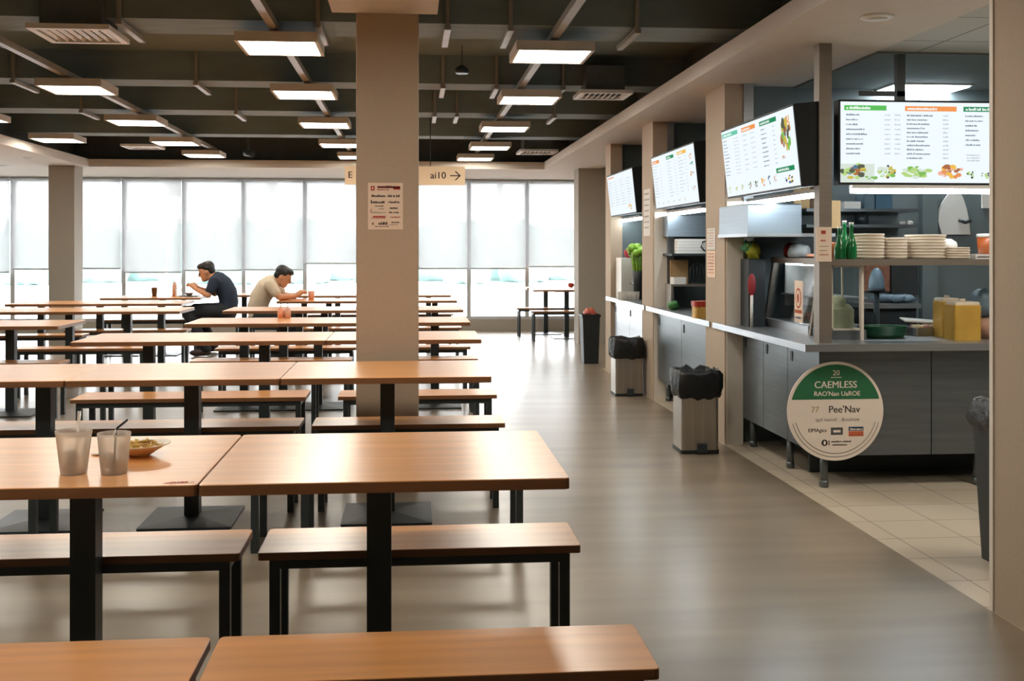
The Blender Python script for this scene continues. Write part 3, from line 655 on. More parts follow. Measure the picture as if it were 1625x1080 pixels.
# ------------------------------------------------------------------ people
def remesh(mb, vox, smooth=6):
    me = bpy.data.meshes.new('tmp'); me.from_pydata([tuple(p) for p in mb.v], [], mb.f); me.validate()
    o = bpy.data.objects.new('tmp', me); COL.objects.link(o)
    r = o.modifiers.new('r', 'REMESH'); r.mode = 'VOXEL'; r.voxel_size = vox
    s = o.modifiers.new('s', 'SMOOTH'); s.iterations = smooth; s.factor = .5
    dg = bpy.context.evaluated_depsgraph_get(); dg.update(); ev = o.evaluated_get(dg); e = ev.to_mesh()
    out = MB(); out.add([v.co.copy() for v in e.vertices], [tuple(p.vertices) for p in e.polygons], 0, True)
    ev.to_mesh_clear(); bpy.data.objects.remove(o); return out
def person(loc, sgn, pose, label, shirt, trou):
    # local frame: x forward, z up; sgn -1 faces -X
    def M(p): return Vector((loc[0] + sgn * p[0], loc[1] + sgn * p[1], loc[2] + p[2]))
    t = thing('person', label, 'person', loc)
    def cap(mb, pts, rs, n=14):
        for (a, b), (ra, rb) in zip(zip(pts, pts[1:]), zip(rs, rs[1:])):
            mb.cyl(M(a), M(b), ra, rb, n); mb.blob(M(a), ra, n=n); mb.blob(M(b), rb, n=n)
    def torso(mb, grow=0, upto=None):
        sp = pose['spine'][:upto]; rings = []
        for i, (p, wy, dx) in enumerate(sp):
            a = Vector(sp[max(i - 1, 0)][0]); b = Vector(sp[min(i + 1, len(sp) - 1)][0]); tt = (b - a).normalized(); nrm = Vector((tt.z, 0, -tt.x))
            rings.append([M(Vector(p) + nrm * math.cos(q) * (dx + grow) + Vector((0, 1, 0)) * math.sin(q) * (wy + grow)) for q in [2 * math.pi * k / 22 for k in range(22)]])
        mb.loft(rings)
    hc = Vector(pose['head']); pt = pose['pitch']; ca, sa = math.cos(pt), math.sin(pt)
    def HM(p): return M(hc + Vector((p[0] * ca + p[2] * sa, p[1], -p[0] * sa + p[2] * ca)))
    b = MB(); torso(b)
    cap(b, [pose['spine'][-1][0], tuple(hc + Vector((-.03, 0, -.06)))], [.058, .055])
    sl = [(-.118, .052, .02, .026), (-.105, .046, .044, .042), (-.075, .022, .074, .056), (-.03, .0, .092, .068), (0, -.003, .096, .073), (.04, -.008, .098, .076), (.08, -.012, .086, .068), (.105, -.015, .055, .046), (.117, -.015, .02, .018)]
    b.loft([[HM((c + rx * math.cos(q), ry * math.sin(q), h)) for q in [2 * math.pi * k / 20 for k in range(20)]] for h, c, rx, ry in sl])
    def hcap(a, c, ra, rc): b.cyl(HM(a), HM(c), ra, rc, 10); b.blob(HM(a), ra, n=10); b.blob(HM(c), rc, n=10)
    hcap((.09, 0, .015), (.108, 0, -.025), .010, .015); hcap((.082, -.02, -.06), (.082, .02, -.06), .010, .010); hcap((.085, -.03, .022), (.085, .03, .022), .011, .011)
    for s in (-1, 1): b.blob(HM((-.008, s * .075, -.012)), (.02, .012, .03), n=10)
    for s in (-1, 1):
        A = pose['arm'][s]; cap(b, A[:3], [.052, .040, .029])
        wv = Vector(A[2]); dv = (Vector(A[3]) - wv).normalized(); side = Vector((0, 1, 0)) * -s; up = dv.cross(side).normalized() * s
        side = (side - dv * side.dot(dv)).normalized(); dn = Vector((0, 0, -1)); dn = (dn - dv * dn.dot(dv)).normalized()
        sd = dv.cross(dn).normalized()
        cap(b, [wv, wv + dv * .05, wv + dv * .085], [.028, .032, .033])
        for k, L in ((-1.5, .058), (-.5, .07), (.5, .074), (1.5, .066)):
            r0 = wv + dv * .09 + sd * k * .0165
            cap(b, [r0, r0 + dv * L * .45 + dn * .006, r0 + dv * L * .7 + dn * L * .35, r0 + dv * L * .6 + dn * L * .75], [.0095, .009, .0085, .007], 8)
        r0 = wv + dv * .035 - sd * .026 * (1 if sd.dot(side) < 0 else -1)
        q = (side * .6 + dv * .8).normalized(); cap(b, [r0, r0 + q * .035 + dn * .008, r0 + q * .05 + dn * .03], [.012, .0105, .009], 8)
    for s in (-1, 1):
        Lg = pose['leg'][s]; cap(b, Lg, [.082, .056, .040])
    bm = remesh(b, .0075, 4).build('body', 'skin', t)
    m = MB(); torso(m, .014)
    for s in (-1, 1):
        A = pose['arm'][s]; mid = Vector(A[0]).lerp(Vector(A[1]), .62); cap(m, [A[0], tuple(mid)], [.072, .066])
    remesh(m, .011, 5).build('shirt', shirt, t)
    m = MB(); sp = pose['spine'][:3]; rings = []
    for i, (p, wy, dx) in enumerate(sp):
        rings.append([M(Vector(p) + Vector((math.cos(q) * (dx + .024), math.sin(q) * (wy + .024), -.03))) for q in [2 * math.pi * k / 22 for k in range(22)]])
    m.loft(rings[:2])
    for s in (-1, 1):
        Lg = pose['leg'][s]; cap(m, Lg, [.105, .078, .062])
    remesh(m, .011, 5).build('trousers', trou, t)
    for s in (-1, 1):
        an = Vector(pose['leg'][s][2]); m = MB()
        m.blob(M(an + Vector((.07, 0, -.045))), (.14, .05, .05), n=16, flat=-.04); m.build('shoe', 'shoe', t)
    m = MB()
    def hb(c, r, amp, sd):
        mt = Matrix.Rotation(0, 3, 'X'); bl = MB(); bl.blob((0, 0, 0), r, amp, 7, n=22, seed=sd)
        m.add([HM(Vector(c) + p) for p in bl.v], bl.f, 0, True)
    hb((-.026, 0, .05), (.098, .086, .083), .10, 2); hb((.03, 0, .085), (.068, .07, .042), .16, 5); hb((-.062, 0, .0), (.055, .072, .072), .08, 7)
    remesh(m, .008, 2).build('hair', 'hair', t)
    for s in (-1, 1):
        m = MB(); bl = MB().blob((0, 0, 0), (.008, .013, .006), n=8); m.add([HM(Vector((.088, s * .033, .002)) + p) for p in bl.v], bl.f, 0, True); m.build('eye', 'hair', t)
    return t
def legs(kx, kz, hx=0.0, spread=.22):
    return {s: [(hx, s * .11, .568), (kx, s * (spread + .03), kz), (kx - .24, s * (spread + .06), .09)] for s in (-1, 1)}
pose1 = dict(spine=[((-.01, 0, .50), .15, .10), ((-.03, 0, .58), .165, .115), ((-.05, 0, .68), .155, .11), ((-.03, 0, .80), .165, .115), ((.04, 0, .91), .18, .115), ((.10, 0, .985), .15, .09), ((.15, 0, 1.02), .065, .06)],
             head=(.235, 0, 1.07), pitch=.32, arm={s: [(.10, s * .19, .955), (.17, s * .24, .775), (.35, s * .11, .85), (.42, s * .07, .905)] for s in (-1, 1)}, leg=legs(.43, .57))
pose2 = dict(spine=[((-.01, 0, .50), .15, .10), ((-.04, 0, .58), .165, .115), ((-.05, 0, .68), .155, .11), ((-.01, 0, .80), .165, .115), ((.06, 0, .90), .18, .115), ((.13, 0, .965), .15, .09), ((.175, 0, .985), .065, .06)],
             head=(.25, 0, 1.03), pitch=.5, arm={s: [(.12, s * .19, .935), (.23, s * .23, .795), (.40, s * .12, .80), (.46, s * .09, .84)] for s in (-1, 1)}, leg=legs(.42, .56))
person((X(357, ym1), ym1, 0), -1, pose1, 'seated man in navy t-shirt and dark trousers, hunched over his food', 'navy', 'trousers')
person((X(416, ym2), ym2, 0), 1, pose2, 'seated man in beige t-shirt bending over his tray', 'beige', 'trousers')
# ------------------------------------------------------------------ bins
def bag_rim(cx, cy, z, hx, hy, drop, seed, top=.03):
    rings = []; n = 40; random.seed(seed)
    for zz, g in ((z - .05, -.02), (z - .01, -.012), (z + top, .004), (z + top + .006, .012), (z + top - .02, .022), (z - drop * .5, .026), (z - drop * .85, .024), (z - drop, .010)):
        r = []
        for k in range(n):
            a = 2 * math.pi * k / n; c, s = math.cos(a), math.sin(a); q = 1 / max(abs(c), abs(s)); q = 1 + (q - 1) * .8
            w_ = noise.noise(Vector((c * 4, s * 4, zz * 25 + seed))) * .024
            r.append((cx + c * q * (hx + g + w_), cy + s * q * (hy + g + w_), zz + noise.noise(Vector((c * 3 + seed, s * 3, 5 + zz * 9))) * .022))
        rings.append(r)
    m = MB(); vs = [p for r in rings for p in r]
    return m.add(vs, [(i * n + k, (i + 1) * n + k, (i + 1) * n + (k + 1) % n, i * n + (k + 1) % n) for i in range(len(rings) - 1) for k in range(n)], 0, True)
def steel_bin(u0, u1, vb, vt, label, seed):
    yb = G((u0 + u1) / 2, vb)[1]; x0, x1 = X(u0, yb), X(u1, yb); zt = Z((u0 + u1) / 2, vt, yb); d = (x1 - x0)
    t = thing('waste_bin', label, 'bin', ((x0 + x1) / 2, yb + d / 2, 0), 'steel waste bins along the stalls')
    m = MB(); m.prism(rrect(x0, yb, x1, yb + d, .02), .025, zt - .02); m.build('body', 'bin_steel', t)
    MB().prism(rrect(x0 - .004, yb - .004, x1 + .004, yb + d + .004, .02), 0, .025).build('base', 'bin_plastic', t)
    xm = (x0 + x1) / 2 + .01; MB().box(xm - .03, yb - .025, .012, xm + .03, yb, .07).build('pedal', 'black_steel', t)
    bag_rim((x0 + x1) / 2, yb + d / 2, zt - .02, d / 2, d / 2, .15, seed).build('bin_liner', 'bin_bag', t)
steel_bin(1082, 1141, 720, 592, 'steel pedal bin with black liner, nearer the camera by the counter', 3); steel_bin(977, 1020, 628.5, 540, 'steel pedal bin with black liner between the stall pillars', 8)
yb = G(938, 577)[1]; x0, x1 = X(926, yb), X(951, yb); zt = Z(938, 499, yb); d = .24
t = thing('waste_bin', 'dark plastic bin topped by a reddish bag by the far counter', 'bin', ((x0 + x1) / 2, yb + d / 2, 0))
m = MB(); vs = [(x0 + .008, yb + .008, 0), (x1 - .008, yb + .008, 0), (x1 - .008, yb + d - .008, 0), (x0 + .008, yb + d - .008, 0), (x0 - .01, yb, zt), (x1 + .01, yb, zt), (x1 + .01, yb + d, zt), (x0 - .01, yb + d, zt)]
m.add(vs, [(3, 2, 1, 0), (4, 5, 6, 7), (0, 1, 5, 4), (1, 2, 6, 5), (2, 3, 7, 6), (3, 0, 4, 7)]); m.build('body', 'bin_plastic', t)
MB().box(x0 - .018, yb - .008, zt - .03, x1 + .018, yb + d + .008, zt).build('rim', 'bin_plastic', t)
MB().blob(((x0 + x1) / 2, yb + d / 2, zt + .0), (.085, .1, .07), .35, 3, seed=5, flat=-.0).build('bin_liner', 'bag_red', t)
yb = 4.22; x0 = X(1541, yb + .34) + .003; zt = .67
t = thing('waste_bin', 'tall black bin with crumpled liner half behind the wall corner', 'bin', (x0 + .17, yb + .17, 0))
m = MB(); w_ = .34; i = .03
m.add([(x0 + i, yb + i, 0), (x0 + w_ - i, yb + i, 0), (x0 + w_ - i, yb + w_ - i, 0), (x0 + i, yb + w_ - i, 0), (x0, yb, zt), (x0 + w_, yb, zt), (x0 + w_, yb + w_, zt), (x0, yb + w_, zt)], [(3, 2, 1, 0), (4, 5, 6, 7), (0, 1, 5, 4), (1, 2, 6, 5), (2, 3, 7, 6), (3, 0, 4, 7)])
m.build('body', 'bin_plastic', t); bag_rim(x0 + w_ / 2, yb + w_ / 2, zt, w_ / 2, w_ / 2, .10, 12).build('bin_liner', 'bin_bag', t)
# ------------------------------------------------------------------ stall counters
CXH = X(1277, 5.77)
ZC = .835
print('CXH', CXH)
def leg_tube(x, y, t, h=.19):
    m = MB().cyl((x, y, .03), (x, y, h), .022, n=14).lathe((x, y, 0), [(.018, 0), (.026, .004), (.026, .03), (.02, .045)], 14); m.build('leg', 'steel_dark', t)
yA, yB = PIL[0]; yfc = 5.76
t1 = thing('service_counter', 'L-shaped steel service counter carrying the round cashless sign', 'counter', (CXH + .5, 6.4, 0))
MB().prism([(CXH, yfc), (4.6, yfc), (4.6, 6.45), (2.8, 6.45), (2.8, yA - .01), (PX - .006, yA - .01), (PX - .006, yB - .22), (CXH, yB - .22)], ZC - .04, ZC).build('countertop', 'steel', t1)
BX, BY = CXH + .135, yfc + .14
MB().box(BX + .02, BY + .02, .2, 2.75, yA - .02, ZC - .042).box(2.75, BY + .02, .2, 4.55, 6.4, ZC - .042).build('carcass', 'kitchen_dark', t1)
ys = [BY, BY + (yA - BY) * .36, BY + (yA - BY) * .68, yA - .02]
for k in range(3):
    d = MB().box(BX, ys[k] + .004, .19, BX + .018, ys[k + 1] - .004, ZC - .045).build('door', 'steel_dark', t1)
    yy = ys[k + 1] - .07 if k < 2 else ys[k + 1] - .07
    MB().box(BX - .004, yy - .018, .685, BX + .002, yy + .018, .745).build('handle', 'black_steel', d)
MB().box(BX + .12, 6.36, .0, 4.5, 6.39, .2).box(BX + .4, 6.39, 0, BX + .43, yA - .02, .2).build('shade_panel', 'kitchen_dark', t1)  # dark sheet added for the shade under the counter
xs = [BX, X(1478, BY), 4.55]
for k in range(2): MB().box(xs[k] + .003, BY, .19, xs[k + 1] - .003, BY + .018, ZC - .045).build('front_panel', 'steel_dark', t1)
for xx, yy in ((BX + .05, BY + .06), (BX + .05, G(1243, 742)[1]), (BX + .05, yA - .1), (X(1537, 6.05), BY + .06), (4.45, BY + .06), (2.7, yA - .1), (4.45, 6.3)): leg_tube(xx, yy, t1)
for k, (lo, hi, lb, mm) in enumerate(((PIL[0][1] + .02, PIL[1][0] - .02, 'shiny steel counter of the middle stall behind the bin', 'steel_dark'), (PIL[1][1] + .02, PIL[2][0] - .02, 'bright steel counter of the farthest stall', 'steel'))):
    t = thing('service_counter', lb, 'counter', (PX + .2, (lo + hi) / 2, 0))
    MB().prism([(CXH, lo - .15), (PX - .006, lo - .15), (PX - .006, lo), (2.8, lo), (2.8, hi), (PX - .006, hi), (PX - .006, hi + .25), (CXH, hi + .25)], ZC - .04, ZC).build('countertop', 'steel', t)
    MB().box(PX + .06, lo, .2, 2.75, hi, ZC - .042).build('carcass', 'kitchen_dark', t)
    n = 2
    for j in range(n):
        a, b = lo + (hi - lo) * j / n, lo + (hi - lo) * (j + 1) / n
        d = MB().box(PX + .04, a + .004, .19, PX + .058, b - .004, ZC - .045).build('door', mm, t)
        MB().box(PX + .034, b - .09, .68, PX + .042, b - .055, .745).build('handle', 'black_steel', d)
    for yy in (lo + .08, hi - .08): leg_tube(PX + .12, yy, t); leg_tube(2.65, yy, t)
for k in (0, 1): struct('trim_%d' % (5 + k), MB().box(PX + .012, PIL[k][0] - .012, 0, PX + .128, PIL[k][0] - .001, 1.70), 'white_trim')  # pale strips that paint the tube light on the pillars' near faces
# corner post and steel jambs
xp0, xp1 = X(1298, 5.86), X(1318, 5.86)
item('corner_post', MB().box(xp0, 5.84, ZC, xp1, 5.92, ZS), 'steel_brown', 'brown metal corner post standing on the near counter', 'post')
struct('trim_2', MB().box(PX + .13, yA - .02, ZC, PX + .2, yA + .1, ZS), 'steel')
struct('trim_3', MB().box(PX + .13, PIL[1][0] - .02, ZC, PX + .19, PIL[1][0] + .1, ZS), 'steel')
# round sign
ysg = BY - .012; xsg, zsg = X(1326, ysg), Z(1326, 652, ysg); R = 81.0 / F * ysg * 1.0
t = MB(); n = 72; a_ = [2 * math.pi * i / n for i in range(n)]
fr = [(xsg + R * math.cos(a), ysg, zsg + R * math.sin(a)) for a in a_]; bk = [(p[0], ysg + .011, p[2]) for p in fr]
t.add(fr + bk, [tuple(range(n)), tuple(n + i for i in reversed(range(n)))] + [(i, n + i, n + (i + 1) % n, (i + 1) % n) for i in range(n)], 0)
fc = Face(t, (xsg - R, ysg, zsg + R), (2 * R, 0, 0), (0, 0, -2 * R), (0, -1, 0), .0012); fc.asp = 1.0
zc = .345 * 2 * R; hh = R - zc * 1.0
th = math.asin((R - .76 * R) / (R * .945)); seg = [th + (math.pi - 2 * th) * i / 40 for i in range(41)]
t.add([fc.p(.5 + .472 * math.cos(a), .5 - .472 * math.sin(a)) for a in seg], [tuple(range(41))], 1)
fc.text('CAEMLESS', .5, .235, .098, 0, 2); fc.text("RAO'Nan UaROE", .515, .325, .066, 0, 2); fc.text('20', .505, .115, .075, 6, 2); fc.rect(.45, .155, .56, .162, 6, 2)
fc.text('77', .285, .485, .085, 7); fc.text("Pee'Nav", .59, .485, .1, 2); fc.text('sgel nauuel', .40, .585, .05, 3); fc.text('&cutnoe', .655, .585, .055, 3)
fc.text('EIMAgics', .31, .693, .052, 2); fc.rect(.45, .665, .575, .74, 8); fc.rect(.475, .69, .55, .715, 0, 2); fc.rect(.635, .66, .79, .70, 4); fc.words(.65, .672, .78, .022, 0, 2); fc.rect(.635, .705, .79, .755, 5)
fc.ell(.385, .818, .033, .033, 2, 1, 16); fc.ell(.385, .818, .012, .02, 0, 2, 12); fc.rect(.425, .795, .435, .845, 2); fc.words(.455, .797, .66, .018, 2); fc.words(.465, .832, .62, .016, 2)
for rr in (.43, .465):
    sg = [math.pi + .26 + (math.pi - .52) * i / 40 for i in range(41)]
    vs = [fc.p(.5 + r_ * math.cos(a), .5 - r_ * math.sin(a)) for a in sg for r_ in (rr, rr - .005)]
    t.add(vs, [(2 * i, 2 * i + 1, 2 * i + 3, 2 * i + 2) for i in range(40)], 2)
for i in range(40):      # rim line
    pass
tag(t.build('round_sign', ['sign_white', 'print_green', 'print_black', 'print_grey', 'print_blue', 'print_orange', 'plate', 'print_gold', 'steel_dark']), 'round green and white payment sign hung on the counter corner', 'sign')
# ------------------------------------------------------------------ menu screens
INK = ['scr_white', 'scr_green_ink', 'scr_orange_ink', 'scr_dgreen_ink', 'scr_teal_ink', 'scr_text_ink', 'scr_price_ink', 'scr_white_ink', 'scr_y_ink', 'scr_lg_ink', 'scr_lg2_ink', 'scr_br_ink', 'scr_or2_ink', 'scr_bl_ink', 'scr_dk_ink', 'scr_pale_ink', 'scr_amber_ink', 'scr_pink_ink']
IX = {k[4:].replace('_ink', ''): i for i, k in enumerate(INK)}
def dishes(fc, cx, cy, rx, ry, cols, seed, n=26):
    random.seed(seed)
    for i in range(n):
        a = random.uniform(0, 6.28); r = math.sqrt(random.random()) * .85
        fc.ell(cx + rx * r * math.cos(a), cy + ry * r * math.sin(a), rx * random.uniform(.1, .28), ry * random.uniform(.14, .34), IX[random.choice(cols)], 2 + i * .02, 7, random.random() * 3)
def screen(label, tl, r, d, n, thick, lay):
    tl, r, d, n = Vector(tl), Vector(r), Vector(d), Vector(n).normalized(); c = tl + r / 2 + d / 2
    t = thing('menu_screen', label, 'menu screen', c, 'lit menu screens above the counters')
    MB().obox(c - n * (thick / 2 + .004), (r, d, n), (r.length / 2, d.length / 2, thick / 2)).build('housing', 'black_plastic', t)
    m = MB(); b = .012; rr, dd = r.normalized(), d.normalized(); o = tl + rr * b + dd * b; r2 = r - rr * 2 * b; d2 = d - dd * 2 * b
    m.obox(c - n * .002, (r, d, n), (r2.length / 2, d2.length / 2, .002))
    fc = Face(m, o, r2, d2, n, .0009); fc.asp = d2.length / r2.length; lay(fc); m.build('display', INK, t)
    return t
def col(fc, x0, x1, y0, hd, hx1, rows, dy, tw, prices, txt='text', h=.022, seed=1):
    random.seed(seed); fc.rect(x0, y0, hx1, y0 + .062, IX[hd]); fc.words(x0 + .012, y0 + .014, x0 + (hx1 - x0) * .62, .034, IX['white'], 2)
    for i in range(rows):
        y = y0 + .105 + i * dy; fc.words(x0 + .01, y, x0 + .01 + tw * random.uniform(.5, 1), h, IX[txt])
        for px in prices: fc.words(px, y, px + .03, h * .9, IX['price'])
def lay4(fc):
    col(fc, .018, .2, .045, 'green', .245, 9, .06, .115, (.235, .29), seed=2); fc.rect(.15, .045, .245, .107, IX['green'])
    col(fc, .345, .6, .048, 'orange', .625, 11, .053, .15, (.55,), seed=3); col(fc, .662, .98, .048, 'dgreen', .985, 7, .06, .1, (.82,), seed=4); random.seed(9)
    for i in range(3): fc.words(.68, .64 + i * .035, .75, .02, IX['price'])
    fc.words(.82, .68, .865, .02, IX['or2'])
    fc.rect(0, .77, .18, 1, IX['pale']); dishes(fc, .07, .86, .075, .1, ['y', 'bl', 'br', 'dk', 'lg'], 1, 34); dishes(fc, .15, .95, .05, .045, ['lg', 'pale', 'lg2'], 2, 14)
    dishes(fc, .245, .87, .055, .09, ['lg', 'lg2', 'pale', 'dk', 'y'], 3); dishes(fc, .41, .87, .085, .08, ['lg', 'lg2', 'lg', 'pale'], 4, 34); dishes(fc, .595, .86, .07, .09, ['or2', 'br', 'amber', 'pink'], 5, 32)
    dishes(fc, .705, .9, .03, .05, ['lg', 'lg2', 'dk'], 6, 12); dishes(fc, .79, .9, .035, .05, ['lg2', 'dk', 'lg'], 7, 12); dishes(fc, .88, .9, .03, .05, ['dk', 'lg'], 8, 12)
def lay1(fc):
    col(fc, .01, .2, .04, 'teal', .26, 11, .052, .09, (.19, .23), seed=2, h=.016); col(fc, .32, .5, .045, 'orange', .52, 8, .07, .07, (.44, .47), txt='price', seed=3, h=.015); col(fc, .58, .8, .05, 'dgreen', .80, 9, .062, .09, (.74,), seed=4, h=.018)
    dishes(fc, .9, .32, .065, .22, ['lg2', 'dk', 'y', 'br'], 5, 34); dishes(fc, .94, .17, .035, .09, ['or2', 'or2', 'amber'], 6, 14); dishes(fc, .86, .60, .03, .04, ['pink', 'br'], 7, 8)
    fc.rect(.74, .73, .96, .795, IX['dgreen']); random.seed(4); fc.words(.76, .745, .9, .035, IX['white'], 2)
    for k, cx in enumerate((.06, .16, .26, .37, .465, .56, .645, .72)): dishes(fc, cx, .9 - .006 * k, .022 + (.012 if k == 5 else 0), .05 + (.02 if k > 2 else 0), [['y', 'lg'], ['y', 'lg'], ['lg2', 'y'], ['dgreen', 'br'], ['lg2', 'dk'], ['or2', 'amber'], ['bl', 'price'], ['pink', 'price']][k], k, 11)
    dishes(fc, .89, .9, .06, .055, ['bl', 'dk', 'bl', 'amber'], 9, 16)
def lay2(fc):
    col(fc, .02, .25, .07, 'orange', .2, 11, .06, .14, (.2,), txt='price', seed=5, h=.016); col(fc, .38, .6, .06, 'dgreen', .56, 12, .058, .12, (.56,), txt='price', seed=6, h=.016); col(fc, .64, .86, .05, 'amber', .84, 11, .06, .13, (.8,), txt='price', seed=7, h=.016)
    for k, y in enumerate((.2, .32, .5, .75)): dishes(fc, .93, y, .045, .05, [['or2', 'pink'], ['dgreen', 'teal'], ['br', 'or2'], ['price', 'pink']][k], k, 10)
    for k in range(6): dishes(fc, .08 + .13 * k, .92, .03, .03, ['pink', 'y', 'lg', 'price'], k, 7)
def lay3(fc):
    random.seed(5); fc.rect(.04, .04, .3, .08, IX['pink'])
    for k in range(4): col(fc, .03 + .24 * k, .2, .06, 'white', .05 + .24 * k, 10, .065, .16, (.19 + .24 * k,), txt='price', seed=8 + k, h=.018)
    dishes(fc, .84, .86, .1, .06, ['amber', 'y', 'pink'], 3, 12)
def side_screen(label, ua, ub, za, zb, lay, thick=.16):
    ya, yb = YX(ua, PX - .02), YX(ub, PX - .02); th = math.radians(6)
    dn = Vector((math.sin(th), 0, -math.cos(th))); n = Vector((-math.cos(th), 0, -math.sin(th))); L = (za - zb) / math.cos(th)
    return screen(label, (PX - .05, ya, za), (0, yb - ya, 0), dn * L, n, thick, lay)
side_screen('long lit menu screen over the near counter, tilted towards the hall', 1150, 1266, 2.18, 1.712, lay1)
side_screen('lit menu screen over the middle stall', 1038, 1106, 2.18, 1.715, lay2); side_screen('lit menu screen over the farthest stall', 967, 1007, 2.16, 1.715, lay3)
y4 = 5.98; xa = X(1331, y4); W4 = X(1583, y4) - xa + .18
screen('wide lit menu screen facing the camera, green and orange headings', (xa, y4, Z(1450, 159, y4)), (W4, 0, 0), (0, 0, Z(1450, 293, y4) - Z(1450, 159, y4)), (0, -1, 0), .07, lay4)
for xx, k in ((X(1424, 6.1), 0),):
    item('screen_mount', MB().box(xx - .02, y4 + .08, 2.18, xx + .03, y4 + .12, ZS - .012).box(xx - .25, y4 + .08, 2.26, xx + .03, y4 + .09, 2.29), 'black_steel', 'black bracket holding the wide menu screen from above', 'bracket')
# fluorescent tubes below the screens
def tubelight(p0, p1, label):
    p0, p1 = Vector(p0), Vector(p1); c = (p0 + p1) / 2; t = thing('tube_light', label, 'tube light', c, 'tube lights under the menu screens')
    d = p1 - p0; MB().obox(c + Vector((0, 0, .016)), (d, d.cross(Vector((0, 0, 1))), (0, 0, 1)), (d.length / 2, .025, .01)).build('batten', 'white_plastic', t)
    MB().cyl(p0 - Vector((0, 0, .008)), p1 - Vector((0, 0, .008)), .014, n=12).build('tube', 'tube_light', t)
def yx(u, x): return YX(u, x)
xq = PX + .16
tubelight((xq, YX(1190, xq) - .0, 1.685), (xq, YX(1296, xq), 1.685), 'white tube light under the near hall-side screen'); tubelight((xq, YX(1064, xq), 1.685), (xq, YX(1118, xq) , 1.685), 'white tube light in the middle stall')
tubelight((xq, YX(990, xq), 1.685), (xq, YX(1018, xq), 1.685), 'white tube light in the farthest stall'); tubelight((X(1350, 6.0), 6.0, Z(1450, 301, 6.0)), (X(1600, 6.0), 6.0, Z(1450, 301, 6.0)), 'white tube light under the wide camera-facing screen')
# panel light in the stall ceiling
pa, pb = G(1440, 128, ZS - .03), G(1550, 141, ZS - .03)
t = thing('panel_light', 'lit ceiling panel inside the near stall', 'ceiling light', (X(1495, 7.0), 7.0, ZS - .03))
xa_, xb_ = X(1437, 7.0), X(1556, 7.0); ya_, yb_ = (ZS - .03 - CAMZ) * F / (HY - 127), (ZS - .03 - CAMZ) * F / (HY - 142)
MB().box(xa_, ya_, ZS - .03, xb_, yb_, ZS - .012).build('diffuser', 'tube_light', t); MB().box(xa_ - .02, ya_ - .02, ZS - .022, xb_ + .02, yb_ + .02, ZS - .0121).build('rim', 'white_plastic', t)
for px_, py_, lb in ((3.9, 4.3, 'added light panel before the near stall, out of view'), (3.9, 2.4, 'added light panel over the serving area nearer the camera, out of view')):  # unseen panels added to brighten the serving front
    t = thing('panel_light', lb, 'ceiling light', (px_, py_, ZS - .03))
    MB().box(px_ - .3, py_ - .3, ZS - .03, px_ + .3, py_ + .3, ZS - .012).build('diffuser', 'panel_light', t); MB().box(px_ - .32, py_ - .32, ZS - .022, px_ + .32, py_ + .32, ZS - .0005).build('rim', 'white_plastic', t)
# ------------------------------------------------------------------ near stall contents
YB = yA + .1                                   # near stall back wall plane
def wbox(u0, v0, u1, v1, Y, dep, mm, name, label, cat, parent=None, group=None):   # box that spans a pixel rectangle on the plane Y
    x0, x1 = X(u0, Y), X(u1, Y); um = (u0 + u1) / 2; z1, z0 = Z(um, v0, Y), Z(um, v1, Y)
    m = MB().box(x0, Y, z0, x1, Y + dep, z1); o = m.build(name, mm, parent)
    return tag(o, label, cat, group) if parent is None else o
# exhaust hood
Yh = yA - .55
t = thing('exhaust_hood', 'brushed steel exhaust hood inside the near stall', 'hood', (X(1230, Yh), Yh, 1.4))
x0, x1 = X(1187, Yh), X(1272, Yh); z1, z0 = 1.68, Z(1230, 370, Yh)
MB().prism([(x0, Yh), (x1, Yh), (x1, YB - .002), (x0, YB - .002)], z0, 1.66, 0, 0, .01).build('canopy', 'hood_steel', t)
MB().box(x0 - .01, Yh - .02, z0 - .022, x1 + .22, YB, z0).build('lip', 'steel', t)
# hall-side display case under the shelf
zs = Z(1450, 411, 5.98)
xg = CXH + .32; ya2, yb2 = 6.36, yA - .09
t = thing('display_case', 'glass-fronted food display case beside the corner post', 'display case', (xg + .15, (ya2 + yb2) / 2, ZC))
MB().box(xg - .01, ya2, zs - .035, xg + .34, yb2, zs).build('top', 'steel_brown', t)
MB().add([(xg, ya2 + .03, zs - .035), (xg, yb2 - .03, zs - .035), (xg - .06, yb2 - .03, ZC + .06), (xg - .06, ya2 + .03, ZC + .06), (xg + .006, ya2 + .03, zs - .035), (xg + .006, yb2 - .03, zs - .035), (xg - .054, yb2 - .03, ZC + .06), (xg - .054, ya2 + .03, ZC + .06)], [(0, 1, 2, 3), (7, 6, 5, 4), (0, 4, 5, 1), (3, 2, 6, 7), (0, 3, 7, 4), (1, 5, 6, 2)]).build('glass_panel', 'case_glass', t)
for yy in (ya2, yb2 - .03): MB().add([(xg, yy, zs - .035), (xg + .03, yy, zs - .035), (xg - .03, yy, ZC), (xg - .066, yy, ZC), (xg, yy + .03, zs - .035), (xg + .03, yy + .03, zs - .035), (xg - .03, yy + .03, ZC), (xg - .066, yy + .03, ZC)], [(0, 1, 2, 3), (7, 6, 5, 4), (0, 4, 5, 1), (1, 5, 6, 2), (2, 6, 7, 3), (3, 7, 4, 0)]).build('side_frame', 'steel_brown', t)
MB().box(xg - .066, ya2 + .03, ZC, xg + .33, yb2 - .03, ZC + .055).build('plinth', 'steel', t)
MB().box(xg + .06, ya2 + .1, zs - .048, xg + .08, yb2 - .1, zs - .0352).build('added_lamp', 'tube_light', t)  # hidden light strip added to brighten the inside of the case
MB().box(xg + .08, yb2 - .045, Z(1270, 482, 7.34), xg + .33, yb2 - .032, zs - .052).build('added_panel', 'white_plastic', t)  # white panel added to look bright behind the glass
